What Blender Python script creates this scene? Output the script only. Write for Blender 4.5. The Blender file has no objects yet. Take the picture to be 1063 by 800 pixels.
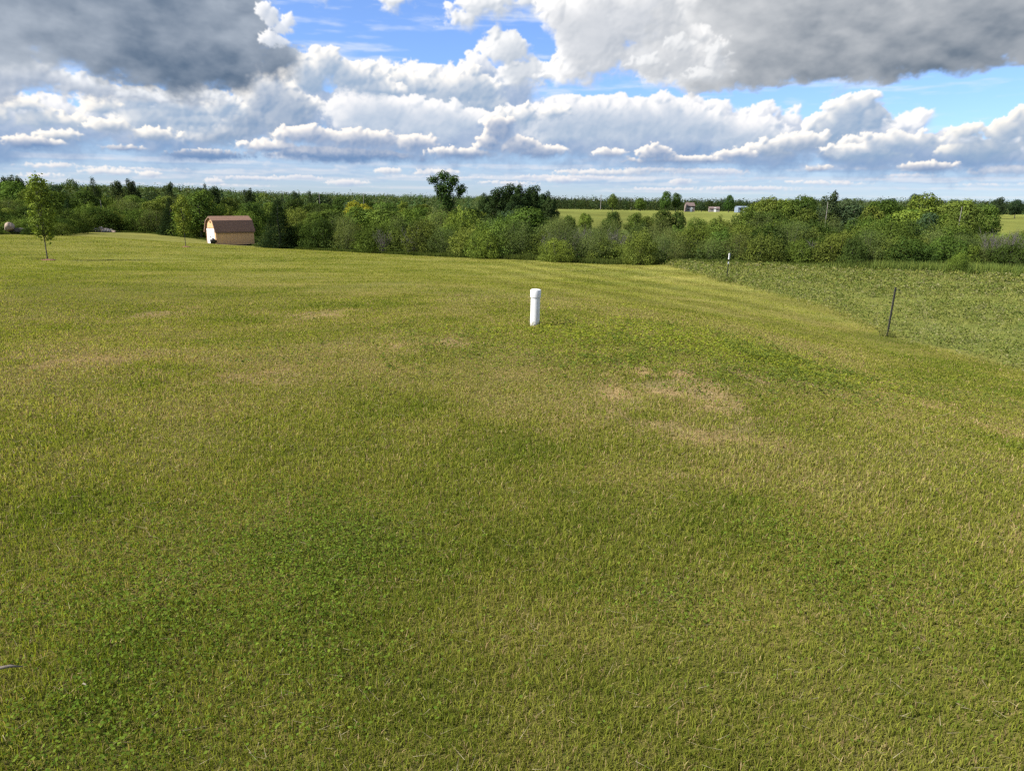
import bpy, math, random, time
import numpy as np
from mathutils import Matrix, Vector
T_START=time.time()
random.seed(7); RNG=np.random.RandomState(7)
scene=bpy.context.scene
COL=scene.collection
R=math.radians

# ---- cloud field on an azimuth / elevation grid (degrees) ----
AZ0,AZ1,EL0,EL1=-58.,58.,-1.0,19.0
def vnoise(x,y,seed):
    rs=np.random.RandomState(seed); N=256
    g=rs.rand(N,N).astype(np.float32)
    xi=np.floor(x).astype(np.int32); yi=np.floor(y).astype(np.int32)
    fx=x-xi; fy=y-yi
    fx=fx*fx*fx*(fx*(fx*6-15)+10); fy=fy*fy*fy*(fy*(fy*6-15)+10)
    x0=xi%N; x1=(xi+1)%N; y0=yi%N; y1=(yi+1)%N
    return ((g[y0,x0]*(1-fx)+g[y0,x1]*fx)*(1-fy)+(g[y1,x0]*(1-fx)+g[y1,x1]*fx)*fy)*2-1
def fbm(x,y,seed,octv=6,gain=.5,lac=2.03,billow=False):
    s=0.;a=1.;t=0.;c,sn=math.cos(.6),math.sin(.6)
    for i in range(octv):
        n=vnoise(x,y,seed+i)
        if billow: n=1.-2.*np.abs(n)          # puffy rounded cells
        s=s+a*n;t+=a
        x,y=lac*(c*x-sn*y)+7.1,lac*(sn*x+c*y)+3.3
        a*=gain
    return s/t
def sstep(a,b,x):
    t=np.clip((x-a)/(b-a),0,1); return t*t*(3-2*t)
def shift(a,dx,dy):
    H,W=a.shape
    ys=np.clip(np.arange(H)+dy,0,H-1); xs=np.clip(np.arange(W)+dx,0,W-1)
    return a[ys][:,xs]
def blur(a,n):
    for ax in (0,1):
        for _ in range(2):
            p=np.pad(a,[(n+1,n) if k==ax else (0,0) for k in (0,1)],mode='edge')
            c=np.cumsum(p,axis=ax,dtype=np.float64)
            L=a.shape[ax]
            a=((np.take(c,np.arange(2*n+1,2*n+1+L),axis=ax)-np.take(c,np.arange(0,L),axis=ax))/(2*n+1)).astype(np.float32)
    return a
def make_sky(W,H,LAY):
    az=np.linspace(AZ0,AZ1,W,dtype=np.float32)[None,:].repeat(H,0)
    el=np.linspace(EL0,EL1,H,dtype=np.float32)[:,None].repeat(W,1)
    ppd=W/(AZ1-AZ0); ppe=H/(EL1-EL0)
    col=np.zeros((H,W,3),np.float32); alp=np.zeros((H,W),np.float32)
    # warp
    wx=fbm(az*.5,el*.9,11,4)*1.0; wy=fbm(az*.5,el*.9,21,4)*.45
    def over(c,a):
        nonlocal col,alp
        col=col*(1-a[...,None])+c*a[...,None]; alp=alp*(1-a)+a
    # thin streaks of high cloud
    ci=fbm(az*.12+el*.15,el*1.3-az*.05,41,5)+.45*fbm(az*.6,el*4,47,4)
    over(np.array([.80,.86,.95],np.float32)*np.ones((H,W,1),np.float32), .55*sstep(.05,.75,ci)*sstep(1,6,el)+.04)
    # far flat banks near the horizon
    v=np.log(np.maximum(el,0.02)+.9)
    over(np.array([.42,.53,.72],np.float32)*np.ones((H,W,1),np.float32),.55*sstep(-.5,1.5,el)*(1-sstep(2.2,4.5,el)))
    for (lo,hi,sd,am,fr) in ((.9,3.4,51,.45,7.),(0.1,1.9,61,.35,9.)):
        X=az+wx*2.0
        f=fbm(X*.13,v*fr,sd,6,gain=.5)+.30*fbm(X*.75,v*fr*2.2,sd+8,5,billow=True)
        a=am*sstep(-.05,.45,f)*sstep(lo-.5,lo+.5,el)*(1-sstep(hi-.9,hi+.8,el))
        lit=sstep(-.15,.5,blur(f-shift(f,-int(.35*ppd),int(.3*ppe)),1)+.35*f)
        c=np.array([.31,.45,.68])*(1-lit[...,None])+np.array([.84,.82,.85])*lit[...,None]
        over(c.astype(np.float32),a)
    for L in LAY:
        sc=L['s']; seed=L['seed']; blobs=L['b']
        # work only inside this cloud's own patch of sky
        mg=1.6*sc
        ax0=min(b[0]-b[2] for b in blobs)-mg; ax1=max(b[0]+b[2] for b in blobs)+mg
        ay0=min(b[1]-b[3] for b in blobs)-mg; ay1=max(b[1]+b[3] for b in blobs)+mg
        i0=max(0,int((ax0-AZ0)*ppd)); i1=min(W,int((ax1-AZ0)*ppd)+1)
        j0=max(0,int((ay0-EL0)*ppe)); j1=min(H,int((ay1-EL0)*ppe)+1)
        if i1-i0<8 or j1-j0<8: continue
        q=(slice(j0,j1),slice(i0,i1))
        a_,e_=az[q],el[q]
        m=np.full(a_.shape,-3.,np.float32)
        X=a_+wx[q]*.45*sc+.28*sc*fbm(a_*1.1/sc,e_*1.3/sc,seed+130,4); Yv=e_+wy[q]*.75*sc+.22*sc*fbm(a_*1.1/sc,e_*1.3/sc,seed+140,4)
        rs=np.random.RandomState(seed); allb=list(blobs)
        for (bx,by,rx,ry) in blobs:                      # smaller heads budding from the crown of each mass
            for _ in range(L.get('bud',7)):
                t=rs.uniform(-.15,1.15)*math.pi; r_=rs.uniform(.18,.42)*min(rx,ry)*1.1
                u=rs.uniform(.75,1.0)
                allb.append((bx+rx*u*math.cos(t),by+ry*u*math.sin(t),r_*rs.uniform(1,1.5),r_))
        for (bx,by,rx,ry) in allb:
            d=(1-np.sqrt(((X-bx)/rx)**2+((Yv-by)/ry)**2))*min(rx,ry)
            k=.16*sc
            h=np.clip(.5+.5*(d-m)/k,0,1)
            m=m*(1-h)+d*h+k*h*(1-h)
        fs=.80/sc; amp=L.get('amp',.5)*sc
        bil=fbm(a_*fs,e_*fs*1.15,seed,6,gain=.56,billow=True)
        det=fbm(a_*fs*4.1,e_*fs*4.6,seed+90,5,gain=.55,billow=True)
        sn=fbm(a_*fs*1.1,e_*fs*1.7,seed+50,L.get('oct',7),gain=L.get('gain',.58))
        sl=fbm(a_*fs*.8,e_*fs*1.6,seed+70,5,gain=.5)
        wsp=L.get('wisp',.3)
        T0=m+amp*(.75*bil+.25*sn)
        T=T0+amp*(.19*det+wsp*sn)
        g=blur(T0,max(2,int(.35*sc*ppd)))
        gx=np.gradient(g,axis=1)*ppd; gy=np.gradient(g,axis=0)*ppe
        face=np.clip(.45+.75*(gx*.45-gy*.9),0,1)           # 1 on crowns, 0 on undersides
        wid=sc*(.10*L.get('soft',1.5)+L.get('und',1.0)*(1-face)**1.5)
        a=sstep(0,1,T/wid)*L.get('alpha',1.)
        Tp=np.maximum(T0,0)/sc
        Tb=blur(np.minimum(Tp,.9),max(1,int(.10*sc*ppd)))
        occ=np.zeros_like(T); st=.17*sc
        for i in range(1,13):
            occ+=shift(Tb,-int(i*st*.70*ppd),int(i*st*.71*ppe))*(.6 if i<3 else 1.)
        sh=np.exp(-occ*L.get('dens',.2))
        hh=np.sqrt(np.clip(Tp+.06*det,0,2.)+1e-3)*sc
        rel=0
        for nb,wt,nz in ((max(1,int(.11*sc*ppd)),.6,.45),(1,.4,.9)):
            hs=blur(hh,nb)
            gx=np.gradient(hs,axis=1)*ppd; gy=np.gradient(hs,axis=0)*ppe
            rel=rel+wt*((gx*.68-gy*.60+nz*.42)/np.sqrt(gx*gx+gy*gy+nz*nz))
        rr=L.get('relief',1.)
        relief=np.clip(1-rr*.42+rr*.62*rel,0,1.2)
        lit=relief*(L.get('amb',.12)+1.05*sh)
        thin=np.exp(-np.maximum(T,0)/(L.get('thinr',.18)*sc))
        lit=np.maximum(lit,L.get('thin',.5)*thin)
        lit=lit+L.get('mott',.12)*((sn*.7+.5*bil)*(1-L.get('smooth',0.))+1.2*sl*L.get('smooth',0.))
        for (bx,by,rx,ry,am) in L.get('lum',()): lit=lit+am*np.exp(-((X-bx)/rx)**2-((Yv-by)/ry)**2)
        if 'base' in L:
            lo,hi,s_=L['base']
            lit=lit*(1-s_*(1-sstep(lo,hi,e_+.5*sn*sc+.25*bil*sc)))
        lit=np.clip(lit,0,1.08)[...,None]
        c=np.array(L['sh'],np.float32)*(1-lit)+np.array(L['lit'],np.float32)*lit
        A=a[...,None]
        col[q]=col[q]*(1-A)+c*A; alp[q]=alp[q]*(1-a)+a
    return col,alp,az,el

LAY=[{'alpha': 0.75,
  'amp': 0.62,
  'b': [(-34.2, 0.31, 2.97, 0.18), (-28.83, 0.22, 0.68, 0.13), (-22.3, 0.61, 4.11, 0.08), (-19.22, 1.1, 2.84, 0.15), (-15.95, 1.19, 1.85, 0.21), (-4.77, 1.44, 4.28, 0.09),
        (0.84, 1.54, 0.75, 0.21), (4.74, 1.48, 5.1, 0.21), (11.77, 0.7, 3.04, 0.18), (17.43, 0.77, 3.5, 0.22), (26.89, 1.5, 1.88, 0.09), (28.16, 1.73, 1.62, 0.15),
        (32.45, 1.12, 1.61, 0.1)],
  'bud': 3,
  'dens': 0.16,
  'lit': (0.86, 0.84, 0.86),
  'relief': 0.8,
  's': 0.2,
  'seed': 801,
  'sh': (0.33, 0.46, 0.69),
  'soft': 1.6,
  'und': 1.4},
 {'alpha': 0.8,
  'amp': 0.62,
  'b': [(-32.89, 1.01, 1.53, 0.18), (-28.12, 1.6, 3.98, 0.08), (-22.08, 0.82, 0.71, 0.28), (-18.16, 1.22, 0.71, 0.09), (-12.76, 0.85, 1.55, 0.29), (-0.43, 1.03, 2.29, 0.18),
        (3.82, 1.29, 1.23, 0.29), (12.72, 1.26, 0.87, 0.34), (14.66, 1.92, 3.25, 0.32), (22.71, 1.24, 2.71, 0.16), (28.27, 2.1, 0.85, 0.11), (35.44, 1.18, 0.97, 0.08)],
  'bud': 4,
  'dens': 0.16,
  'lit': (0.9, 0.87, 0.87),
  'relief': 0.8,
  's': 0.24,
  'seed': 811,
  'sh': (0.3, 0.43, 0.66),
  'soft': 1.6,
  'und': 1.4},
 {'alpha': 0.85,
  'amp': 0.6,
  'b': [(-31.95, 1.63, 1.63, 0.18), (-28.77, 1.28, 1.88, 0.27), (-26.18, 1.21, 0.7, 0.3), (-14.97, 2.74, 3.22, 0.52), (-9.63, 1.76, 1.11, 0.3), (-6.0, 1.72, 1.82, 0.32),
        (7.16, 1.86, 4.3, 0.31), (10.55, 2.09, 2.44, 0.24), (16.62, 3.06, 1.96, 0.53), (26.24, 2.25, 2.09, 0.24), (26.91, 2.78, 2.89, 0.45), (33.73, 1.95, 2.5, 0.36)],
  'bud': 5,
  'dens': 0.17,
  'lit': (0.95, 0.91, 0.88),
  'relief': 0.9,
  's': 0.28,
  'seed': 821,
  'sh': (0.25, 0.38, 0.6),
  'soft': 1.5,
  'und': 1.3},
 {'amp': 0.55,
  'b': [(-36.0, 3.36, 4.84, 2.49), (-31.39, 3.73, 4.84, 2.14), (-24.5, 4.07, 5.49, 2.53), (-16.68, 5.7, 4.02, 2.87), (-8.33, 6.38, 5.7, 2.94), (-2.55, 6.31, 5.08, 2.97),
        (4.79, 4.67, 7.98, 2.75), (12.0, 4.33, 7.7, 2.71), (18.89, 3.61, 5.93, 2.25), (25.21, 3.53, 4.82, 2.28), (31.03, 2.82, 5.43, 1.69), (36.53, 3.28, 2.85, 2.26),
        (-6.21, 4.19, 14.28, 2.35)],
  'base': (1.6, 4.4, 0.85),
  'dens': 0.2,
  'lit': (0.93, 0.93, 0.95),
  'relief': 0.7,
  's': 1.0,
  'seed': 101,
  'sh': (0.19, 0.325, 0.555),
  'soft': 1.6,
  'und': 1.6},
 {'amp': 0.5,
  'b': [(4.76, 5.49, 5.08, 1.91), (9.09, 5.49, 4.98, 1.76), (13.33, 5.2, 4.16, 1.47), (16.79, 4.63, 3.36, 1.32)],
  'base': (1.8, 4.6, 0.7),
  'dens': 0.16,
  'lit': (0.92, 0.92, 0.94),
  'relief': 0.7,
  's': 0.9,
  'seed': 121,
  'sh': (0.31, 0.435, 0.61),
  'soft': 1.5},
 {'amp': 0.52,
  'b': [(-7.22, 7.74, 2.85, 1.18), (-9.7, 7.92, 2.81, 1.3), (-4.0, 7.62, 3.24, 1.33), (-5.45, 6.59, 5.04, 1.48)],
  'base': (4.0, 6.2, 0.6),
  'dens': 0.19,
  'lit': (1.0, 0.975, 0.94),
  's': 0.8,
  'seed': 131,
  'sh': (0.235, 0.37, 0.565)},
 {'amp': 0.5,
  'b': [(-10.48, 5.79, 4.24, 1.61), (-6.19, 5.36, 4.34, 1.5)],
  'base': (2.4, 5.0, 0.6),
  'dens': 0.14,
  'lit': (0.92, 0.92, 0.94),
  'relief': 0.6,
  's': 0.8,
  'seed': 136,
  'sh': (0.33, 0.455, 0.63),
  'soft': 1.6},
 {'amp': 0.5,
  'b': [(-13.93, 8.9, 1.63, 1.26), (-15.33, 8.07, 1.88, 1.4), (-12.12, 8.22, 2.35, 1.16), (-10.41, 7.64, 2.1, 0.91)],
  'base': (5.0, 7.0, 0.4),
  'dens': 0.19,
  'lit': (1.0, 0.975, 0.94),
  's': 0.75,
  'seed': 141,
  'sh': (0.235, 0.37, 0.565)},
 {'amp': 0.52,
  'b': [(-18.29, 6.46, 2.23, 1.79), (-20.02, 5.1, 2.59, 1.68), (-17.03, 5.55, 2.27, 2.09), (-21.38, 4.08, 3.19, 1.17)],
  'base': (2.2, 4.6, 0.8),
  'dens': 0.19,
  'lit': (1.0, 0.975, 0.94),
  's': 0.85,
  'seed': 151,
  'sh': (0.18, 0.3, 0.49)},
 {'amp': 0.5,
  'b': [(0.74, 5.88, 1.17, 0.82), (2.92, 6.17, 1.46, 0.68), (-1.09, 5.65, 1.46, 0.82)],
  'base': (4.0, 5.5, 0.4),
  'dens': 0.18,
  'lit': (1.0, 0.975, 0.94),
  's': 0.5,
  'seed': 156,
  'sh': (0.235, 0.37, 0.565)},
 {'amp': 0.52,
  'b': [(-26.08, 6.02, 2.35, 0.85), (-24.03, 5.72, 2.44, 1.0), (-23.2, 4.76, 2.85, 0.89), (-26.21, 4.8, 2.36, 0.87), (-21.23, 5.87, 1.52, 1.01)],
  'base': (3.0, 4.8, 0.7),
  'dens': 0.18,
  'lit': (1.0, 0.975, 0.94),
  's': 0.6,
  'seed': 161,
  'sh': (0.235, 0.37, 0.565)},
 {'amp': 0.52,
  'b': [(-32.35, 4.44, 1.68, 0.7), (-33.27, 5.24, 1.53, 0.57), (-30.5, 4.37, 1.31, 0.6), (-28.72, 5.43, 1.24, 0.66), (-35.35, 4.53, 1.95, 0.68)],
  'base': (3.0, 4.6, 0.7),
  'dens': 0.18,
  'lit': (1.0, 0.96, 0.9),
  's': 0.5,
  'seed': 171,
  'sh': (0.235, 0.37, 0.565)},
 {'amp': 0.52,
  'b': [(-28.3, 4.26, 1.48, 0.55), (-25.72, 3.89, 1.8, 0.5), (-31.42, 3.49, 1.61, 0.42)],
  'base': (2.8, 4.0, 0.8),
  'dens': 0.18,
  'lit': (1.0, 0.96, 0.9),
  's': 0.4,
  'seed': 176,
  'sh': (0.18, 0.3, 0.49)},
 {'amp': 0.48,
  'b': [(23.76, 5.45, 1.47, 1.63), (24.84, 6.46, 0.9, 0.74), (22.75, 4.66, 1.5, 1.27), (25.27, 5.4, 1.07, 1.11)],
  'base': (3.4, 5.4, 0.4),
  'dens': 0.2,
  'lit': (1.0, 0.975, 0.94),
  's': 0.55,
  'seed': 181,
  'sh': (0.235, 0.37, 0.565)},
 {'amp': 0.5,
  'b': [(20.81, 3.92, 2.57, 0.78), (24.02, 3.36, 1.85, 0.77), (18.91, 3.41, 2.64, 0.66)],
  'base': (2.2, 4.0, 0.7),
  'dens': 0.2,
  'lit': (1.0, 0.965, 0.92),
  's': 0.45,
  'seed': 183,
  'sh': (0.19, 0.31, 0.5),
  'und': 1.5},
 {'amp': 0.52,
  'b': [(26.95, 3.81, 2.57, 0.75), (28.66, 3.9, 1.13, 0.73), (25.25, 3.21, 3.02, 0.76)],
  'base': (2.4, 4.0, 0.7),
  'dens': 0.2,
  'lit': (1.0, 0.965, 0.92),
  's': 0.45,
  'seed': 186,
  'sh': (0.235, 0.37, 0.565),
  'und': 1.5},
 {'amp': 0.5,
  'b': [(31.07, 4.31, 1.29, 0.65), (33.17, 4.24, 1.13, 0.93), (34.59, 4.76, 1.29, 1.48), (32.04, 3.22, 2.65, 0.83)],
  'base': (2.4, 4.2, 0.7),
  'dens': 0.2,
  'lit': (1.0, 0.96, 0.89),
  's': 0.45,
  'seed': 191,
  'sh': (0.235, 0.37, 0.565),
  'und': 1.4},
 {'amp': 0.52,
  'b': [(-15.43, 4.16, 2.47, 0.8), (-11.61, 4.0, 3.39, 0.82), (-18.05, 3.27, 2.41, 0.6), (-7.67, 3.82, 1.89, 0.69), (-13.42, 2.86, 6.99, 0.69)],
  'base': (2.5, 3.6, 0.95),
  'dens': 0.19,
  'lit': (1.0, 0.95, 0.9),
  's': 0.42,
  'seed': 201,
  'sh': (0.15, 0.27, 0.49),
  'soft': 1.7,
  'und': 1.4},
 {'amp': 0.55,
  'b': [(-1.08, 4.96, 1.03, 1.03), (-1.96, 3.91, 1.03, 0.7), (0.4, 3.8, 1.48, 0.7), (1.89, 3.4, 2.22, 0.56), (-4.02, 3.18, 2.95, 0.49)],
  'base': (2.6, 3.8, 0.7),
  'dens': 0.19,
  'lit': (1.0, 0.95, 0.9),
  's': 0.32,
  'seed': 211,
  'sh': (0.15, 0.27, 0.49),
  'soft': 1.7,
  'und': 1.4},
 {'amp': 0.58,
  'b': [(7.26, 3.3, 1.46, 0.42), (10.65, 3.31, 1.29, 0.62), (12.1, 2.82, 4.24, 0.35), (16.58, 3.23, 1.49, 0.4), (14.56, 2.76, 2.08, 0.34)],
  'base': (2.4, 3.3, 0.8),
  'dens': 0.19,
  'lit': (1.0, 0.95, 0.9),
  's': 0.3,
  'seed': 221,
  'sh': (0.15, 0.27, 0.49),
  'soft': 1.8,
  'und': 1.5},
 {'amp': 0.58,
  'b': [(-32.81, 2.95, 1.78, 0.53), (-27.59, 2.87, 1.4, 0.31), (-22.47, 2.54, 2.92, 0.46)],
  'base': (2.6, 3.5, 0.9),
  'dens': 0.18,
  'lit': (0.98, 0.93, 0.88),
  's': 0.32,
  'seed': 231,
  'sh': (0.15, 0.27, 0.49),
  'soft': 1.8,
  'und': 1.5},
 {'amp': 0.58,
  'b': [(22.28, 2.2, 1.02, 0.26), (29.18, 2.23, 1.92, 0.43)],
  'base': (1.8, 2.8, 0.8),
  'dens': 0.18,
  'lit': (0.98, 0.93, 0.88),
  's': 0.3,
  'seed': 236,
  'sh': (0.15, 0.27, 0.49),
  'soft': 1.8,
  'und': 1.5},
 {'amp': 0.55,
  'b': [(-33.03, 6.94, 3.05, 1.12), (-36.02, 6.39, 3.33, 1.53), (-29.41, 6.56, 2.76, 0.82), (-26.63, 6.29, 2.91, 0.6), (-23.05, 6.39, 3.08, 0.62)],
  'dens': 0.16,
  'lit': (0.9, 0.92, 0.95),
  's': 0.6,
  'seed': 301,
  'sh': (0.28, 0.36, 0.5),
  'soft': 2,
  'wisp': 0.5},
 {'amb': 0.1,
  'amp': 0.5,
  'b': [(-25.54, 10.91, 8.99, 4.66), (-20.61, 9.36, 4.14, 3.15), (-29.92, 10.98, 6.65, 4.03), (-34.9, 10.7, 5.48, 4.34), (-23.45, 8.55, 4.6, 2.52), (-26.71, 15.17, 9.37, 3.12)],
  'dens': 0.25,
  'lit': (0.74, 0.8, 0.88),
  'lum': [(-32.99, 7.22, 4.58, 2.52, 0.38), (-19.39, 12.74, 3.76, 2.3, 0.14), (-24.39, 8.12, 5.38, 1.56, -0.1), (-33.45, 10.9, 2.46, 1.31, 0.2), (-27.8, 10.79, 2.78, 1.12, 0.06)],
  'mott': 0.24,
  'relief': 0.3,
  's': 1.2,
  'seed': 401,
  'sh': (0.105, 0.16, 0.245),
  'smooth': 0.7,
  'soft': 3.0,
  'thin': 0.75,
  'thinr': 0.2,
  'und': 1.0,
  'wisp': 0.5},
 {'alpha': 0.93,
  'amp': 0.75,
  'b': [(-17.51, 11.73, 0.58, 0.71), (-16.29, 11.64, 0.46, 0.42), (-16.9, 11.18, 0.78, 0.48), (-17.92, 12.17, 0.51, 0.53), (-17.41, 10.43, 1.04, 0.49)],
  'dens': 0.13,
  'lit': (0.99, 0.99, 1.0),
  's': 0.26,
  'seed': 411,
  'sh': (0.5, 0.57, 0.68),
  'soft': 2.2,
  'wisp': 0.6},
 {'amp': 0.62,
  'b': [(-0.55, 10.28, 1.57, 1.53), (-2.21, 13.36, 2.81, 1.21), (1.66, 13.7, 2.81, 1.2), (-8.83, 13.33, 1.24, 0.84), (-14.21, 13.37, 0.93, 0.47), (1.05, 8.68, 2.88, 1.05),
        (-3.97, 12.41, 1.69, 0.86)],
  'dens': 0.15,
  'lit': (0.98, 0.98, 0.98),
  's': 0.8,
  'seed': 501,
  'sh': (0.45, 0.52, 0.62),
  'soft': 2.4,
  'wisp': 0.6},
 {'amb': 0.05,
  'amp': 0.5,
  'b': [(14.33, 9.82, 4.43, 2.49), (17.45, 11.51, 7.96, 3.81), (23.1, 10.83, 6.83, 3.37), (29.25, 11.12, 6.12, 3.4), (34.21, 11.33, 4.52, 3.31), (19.41, 16.44, 15.09, 3.22),
        (24.64, 20.33, 16.41, 2.84)],
  'dens': 0.2,
  'lit': (0.97, 0.97, 0.97),
  'lum': [(14.07, 8.82, 2.03, 1.01, 0.34), (8.55, 8.8, 3.1, 0.9, 0.3), (11.91, 10.51, 4.09, 3.11, 0.3), (16.04, 12.76, 3.9, 2.35, 0.22), (30.14, 8.73, 4.81, 1.47, -0.08),
          (25.83, 12.08, 4.56, 1.67, 0.1), (21.92, 10.67, 2.44, 1.47, 0.08)],
  'mott': 0.22,
  'relief': 0.3,
  's': 1.2,
  'seed': 511,
  'sh': (0.155, 0.2, 0.26),
  'smooth': 0.7,
  'soft': 1.8,
  'thin': 0.8,
  'thinr': 0.22,
  'und': 0.45,
  'wisp': 0.4},
 {'alpha': 0.97,
  'amb': 0.1,
  'amp': 0.55,
  'b': [(5.6, 11.49, 3.09, 3.23), (8.69, 12.43, 4.14, 2.43), (10.93, 9.78, 4.14, 1.89), (4.64, 9.02, 2.57, 1.17)],
  'dens': 0.1,
  'lit': (1.0, 0.99, 0.98),
  'mott': 0.16,
  'relief': 0.55,
  's': 1.0,
  'seed': 515,
  'sh': (0.34, 0.39, 0.46),
  'smooth': 0.5,
  'soft': 2.4,
  'thin': 0.9,
  'thinr': 0.35,
  'und': 0.8,
  'wisp': 0.5},
 {'alpha': 0.7,
  'amp': 0.6,
  'b': [(9.7, 9.55, 1.67, 0.64), (14.08, 8.7, 1.76, 0.63), (14.66, 9.81, 0.8, 1.12), (11.91, 10.51, 1.09, 0.75)],
  'dens': 0.12,
  'lit': (0.9, 0.91, 0.92),
  's': 0.6,
  'seed': 521,
  'sh': (0.36, 0.41, 0.48),
  'soft': 3.5,
  'wisp': 0.7}]


# ------------------------------------------------------------------ camera
EYE=1.60; PITCH=14.8; ROLL=0.7; FPX=737.0; CXP,CYP=531.5,400.0
cam_d=bpy.data.cameras.new('camera'); cam=bpy.data.objects.new('camera',cam_d); COL.objects.link(cam)
cam_d.sensor_width=36.0; cam_d.lens=FPX/1063.0*36.0; cam_d.clip_start=0.05; cam_d.clip_end=9000
cam.matrix_world=Matrix.Translation((0,0,EYE))@Matrix.Rotation(R(90-PITCH),4,'X')@Matrix.Rotation(R(ROLL),4,'Z')
scene.camera=cam
def ray(px,py):
    """survey: the bearing of a point of the photograph (1063x800), as (x,y,z) per metre of depth"""
    x=(px-CXP)/FPX; y=-(py-CYP)/FPX
    c,s=math.cos(R(ROLL)),math.sin(R(ROLL)); x,y=c*x-s*y,s*x+c*y
    Y=math.cos(R(PITCH))+y*math.sin(R(PITCH)); Z=-math.sin(R(PITCH))+y*math.cos(R(PITCH))
    return x/Y,Z/Y
def at(px,py,Y):
    a,b=ray(px,py); return np.array((a*Y,Y,EYE+b*Y))

# ------------------------------------------------------------------ terrain
CP=[(0,0,0),(-4,0,.02),(4,0,-.05),(0,3,0),(-3,3,.03),(3,3,-.05),(0,6,-.10),(-5,6,-.02)]
CP=[tuple(map(float,c)) for c in CP]
for p in [(555,338,10.5),(700,342,10.3),(900,400,8.5),(1063,455,6.2),(250,300,17.5),(20,300,15.5),(120,335,11),(420,300,17),
          (41,270,35),(188,256,55),(240,254,76),(30,244,62),(105,241,90),(150,242,92),(300,258,70),(380,262,62),(460,266,56),
          (560,270,50),(650,274,47),(700,274,44),(860,278,42),(1000,283,40),(1063,286,39),(921,349,17),(754,292,31.6),(1063,384,13.5),
          (1063,320,23),(620,290,30)]:
    CP.append(tuple(at(*p)))
for u in (-1.3,-.75,-.4,0,.4,.75,1.3):
    CP.append((u*110,110,-4.6)); CP.append((u*165,165,-4.9))
    CP.append((u*350,350,-3.8 if u>-.2 else -4.5)); CP.append((u*700,700,{-1.3:6,-.75:4,-.4:1,0:-9,.4:-10,.75:-10,1.3:-10}[u]))
    CP.append((u*1300,1300,-8-u*14)); CP.append((u*2600,2600,-6-u*10))
CP=np.array(CP)
def warp(x,y):
    yy=np.maximum(y,-2.)+9.
    return np.stack([2.2*np.tanh(x/yy/2.2)*1.6,np.log(yy)*1.0],-1)
def tps(d2): return .5*d2*np.log(d2+1e-12)
_q=warp(CP[:,0],CP[:,1]); _n=len(CP)
_A=np.zeros((_n+3,_n+3)); _A[:_n,:_n]=tps(((_q[:,None]-_q[None])**2).sum(-1))+1e-3*np.eye(_n)
_A[:_n,_n]=1;_A[:_n,_n+1:]=_q;_A[_n,:_n]=1;_A[_n+1:,:_n]=_q.T
_w=np.linalg.solve(_A,np.concatenate([CP[:,2]/(CP[:,1]+9.),np.zeros(3)]))
def base_z(x,y):
    q=warp(x,y); out=np.zeros(len(x))
    for i in range(0,len(x),40000):
        qq=q[i:i+40000]; out[i:i+40000]=tps(((qq[:,None]-_q[None])**2).sum(-1))@_w[:_n]+_w[_n]+qq@_w[_n+1:]
    return out*(np.maximum(y,-2)+9.)
NXG,NYG=330,400
XS=3*np.sinh(np.linspace(-7.1,7.1,NXG)); YS=5*np.sinh(np.linspace(-2.2,7.0,NYG))
gx,gy=np.meshgrid(XS,YS)
gz=base_z(gx.ravel(),gy.ravel())
_fx,_fy=gx.ravel().astype(np.float32),gy.ravel().astype(np.float32)
_d=np.hypot(_fx,_fy)
gz=gz+.035*fbm(_fx*.45,_fy*.45,901,4)*np.clip(1.4-_d/60,0,1)+.012*fbm(_fx*1.7,_fy*1.7,905,3)*np.clip(1.-_d/14,0,1)
gz=np.clip(gz,-12,60).reshape(NYG,NXG)
def ground(x,y):
    x=np.asarray(x,float); y=np.asarray(y,float)
    i=np.clip(np.searchsorted(XS,x)-1,0,NXG-2); j=np.clip(np.searchsorted(YS,y)-1,0,NYG-2)
    fx=(x-XS[i])/(XS[i+1]-XS[i]); fy=(y-YS[j])/(YS[j+1]-YS[j])
    return (gz[j,i]*(1-fx)+gz[j,i+1]*fx)*(1-fy)+(gz[j+1,i]*(1-fx)+gz[j+1,i+1]*fx)*fy
def g1(x,y): return float(ground(np.array([x]),np.array([y]))[0])

# the edge between mown lawn and the rough hay field, and the foot of the hedge
EDGE=np.array([at(*p)[:2] for p in [(1300,452,9.),(1063,384,13.4),(921,350,17),(870,326,21.5),(754,291,31.6),(690,276,44)]]+[(7.,60.)])
EDGE=EDGE[np.argsort(EDGE[:,1])]
HEDGE=np.array([(px,py,Y) for px,py,Y in [(-90,243,66),(0,243,64),(60,243,66),(85,241,90),(150,242,93),(215,250,84),(262,255,76),(300,259,69),(380,263,61),(460,267,55),
       (560,271,49.5),(650,275,46),(700,274,44.5),(860,278,42.5),(1000,283,40.5),(1063,286,39.5),(1180,292,38)]])
HX=np.array([ray(p[0],p[1])[0] for p in HEDGE])
def hedge_depth(x,y): return np.interp(x/np.maximum(y,1.),HX,HEDGE[:,2])
def field_d(x,y):
    """metres into the hay field (positive) from its edge"""
    return (x-np.interp(y,EDGE[:,1],EDGE[:,0]))*.75
def clouds2(x,y,s): return fbm(np.asarray(x,np.float32),np.asarray(y,np.float32),s,5)
BARE=[(680,385,.55,.25,.9),(715,408,.75,.22,1.),(640,405,.5,.2,.7),(790,392,.5,.2,.8),(830,392,.4,.18,.7),(1000,432,1.0,.4,.32),(950,420,.9,.3,.35),
      (330,327,.55,.28,1.),(290,324,.6,.25,.7),(430,353,.7,.3,.8),(165,325,.9,.4,.6),(70,375,1.2,.4,.5),(250,385,1.2,.3,.4),(700,440,1.,.3,.45)]
BAREW=[]
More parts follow.
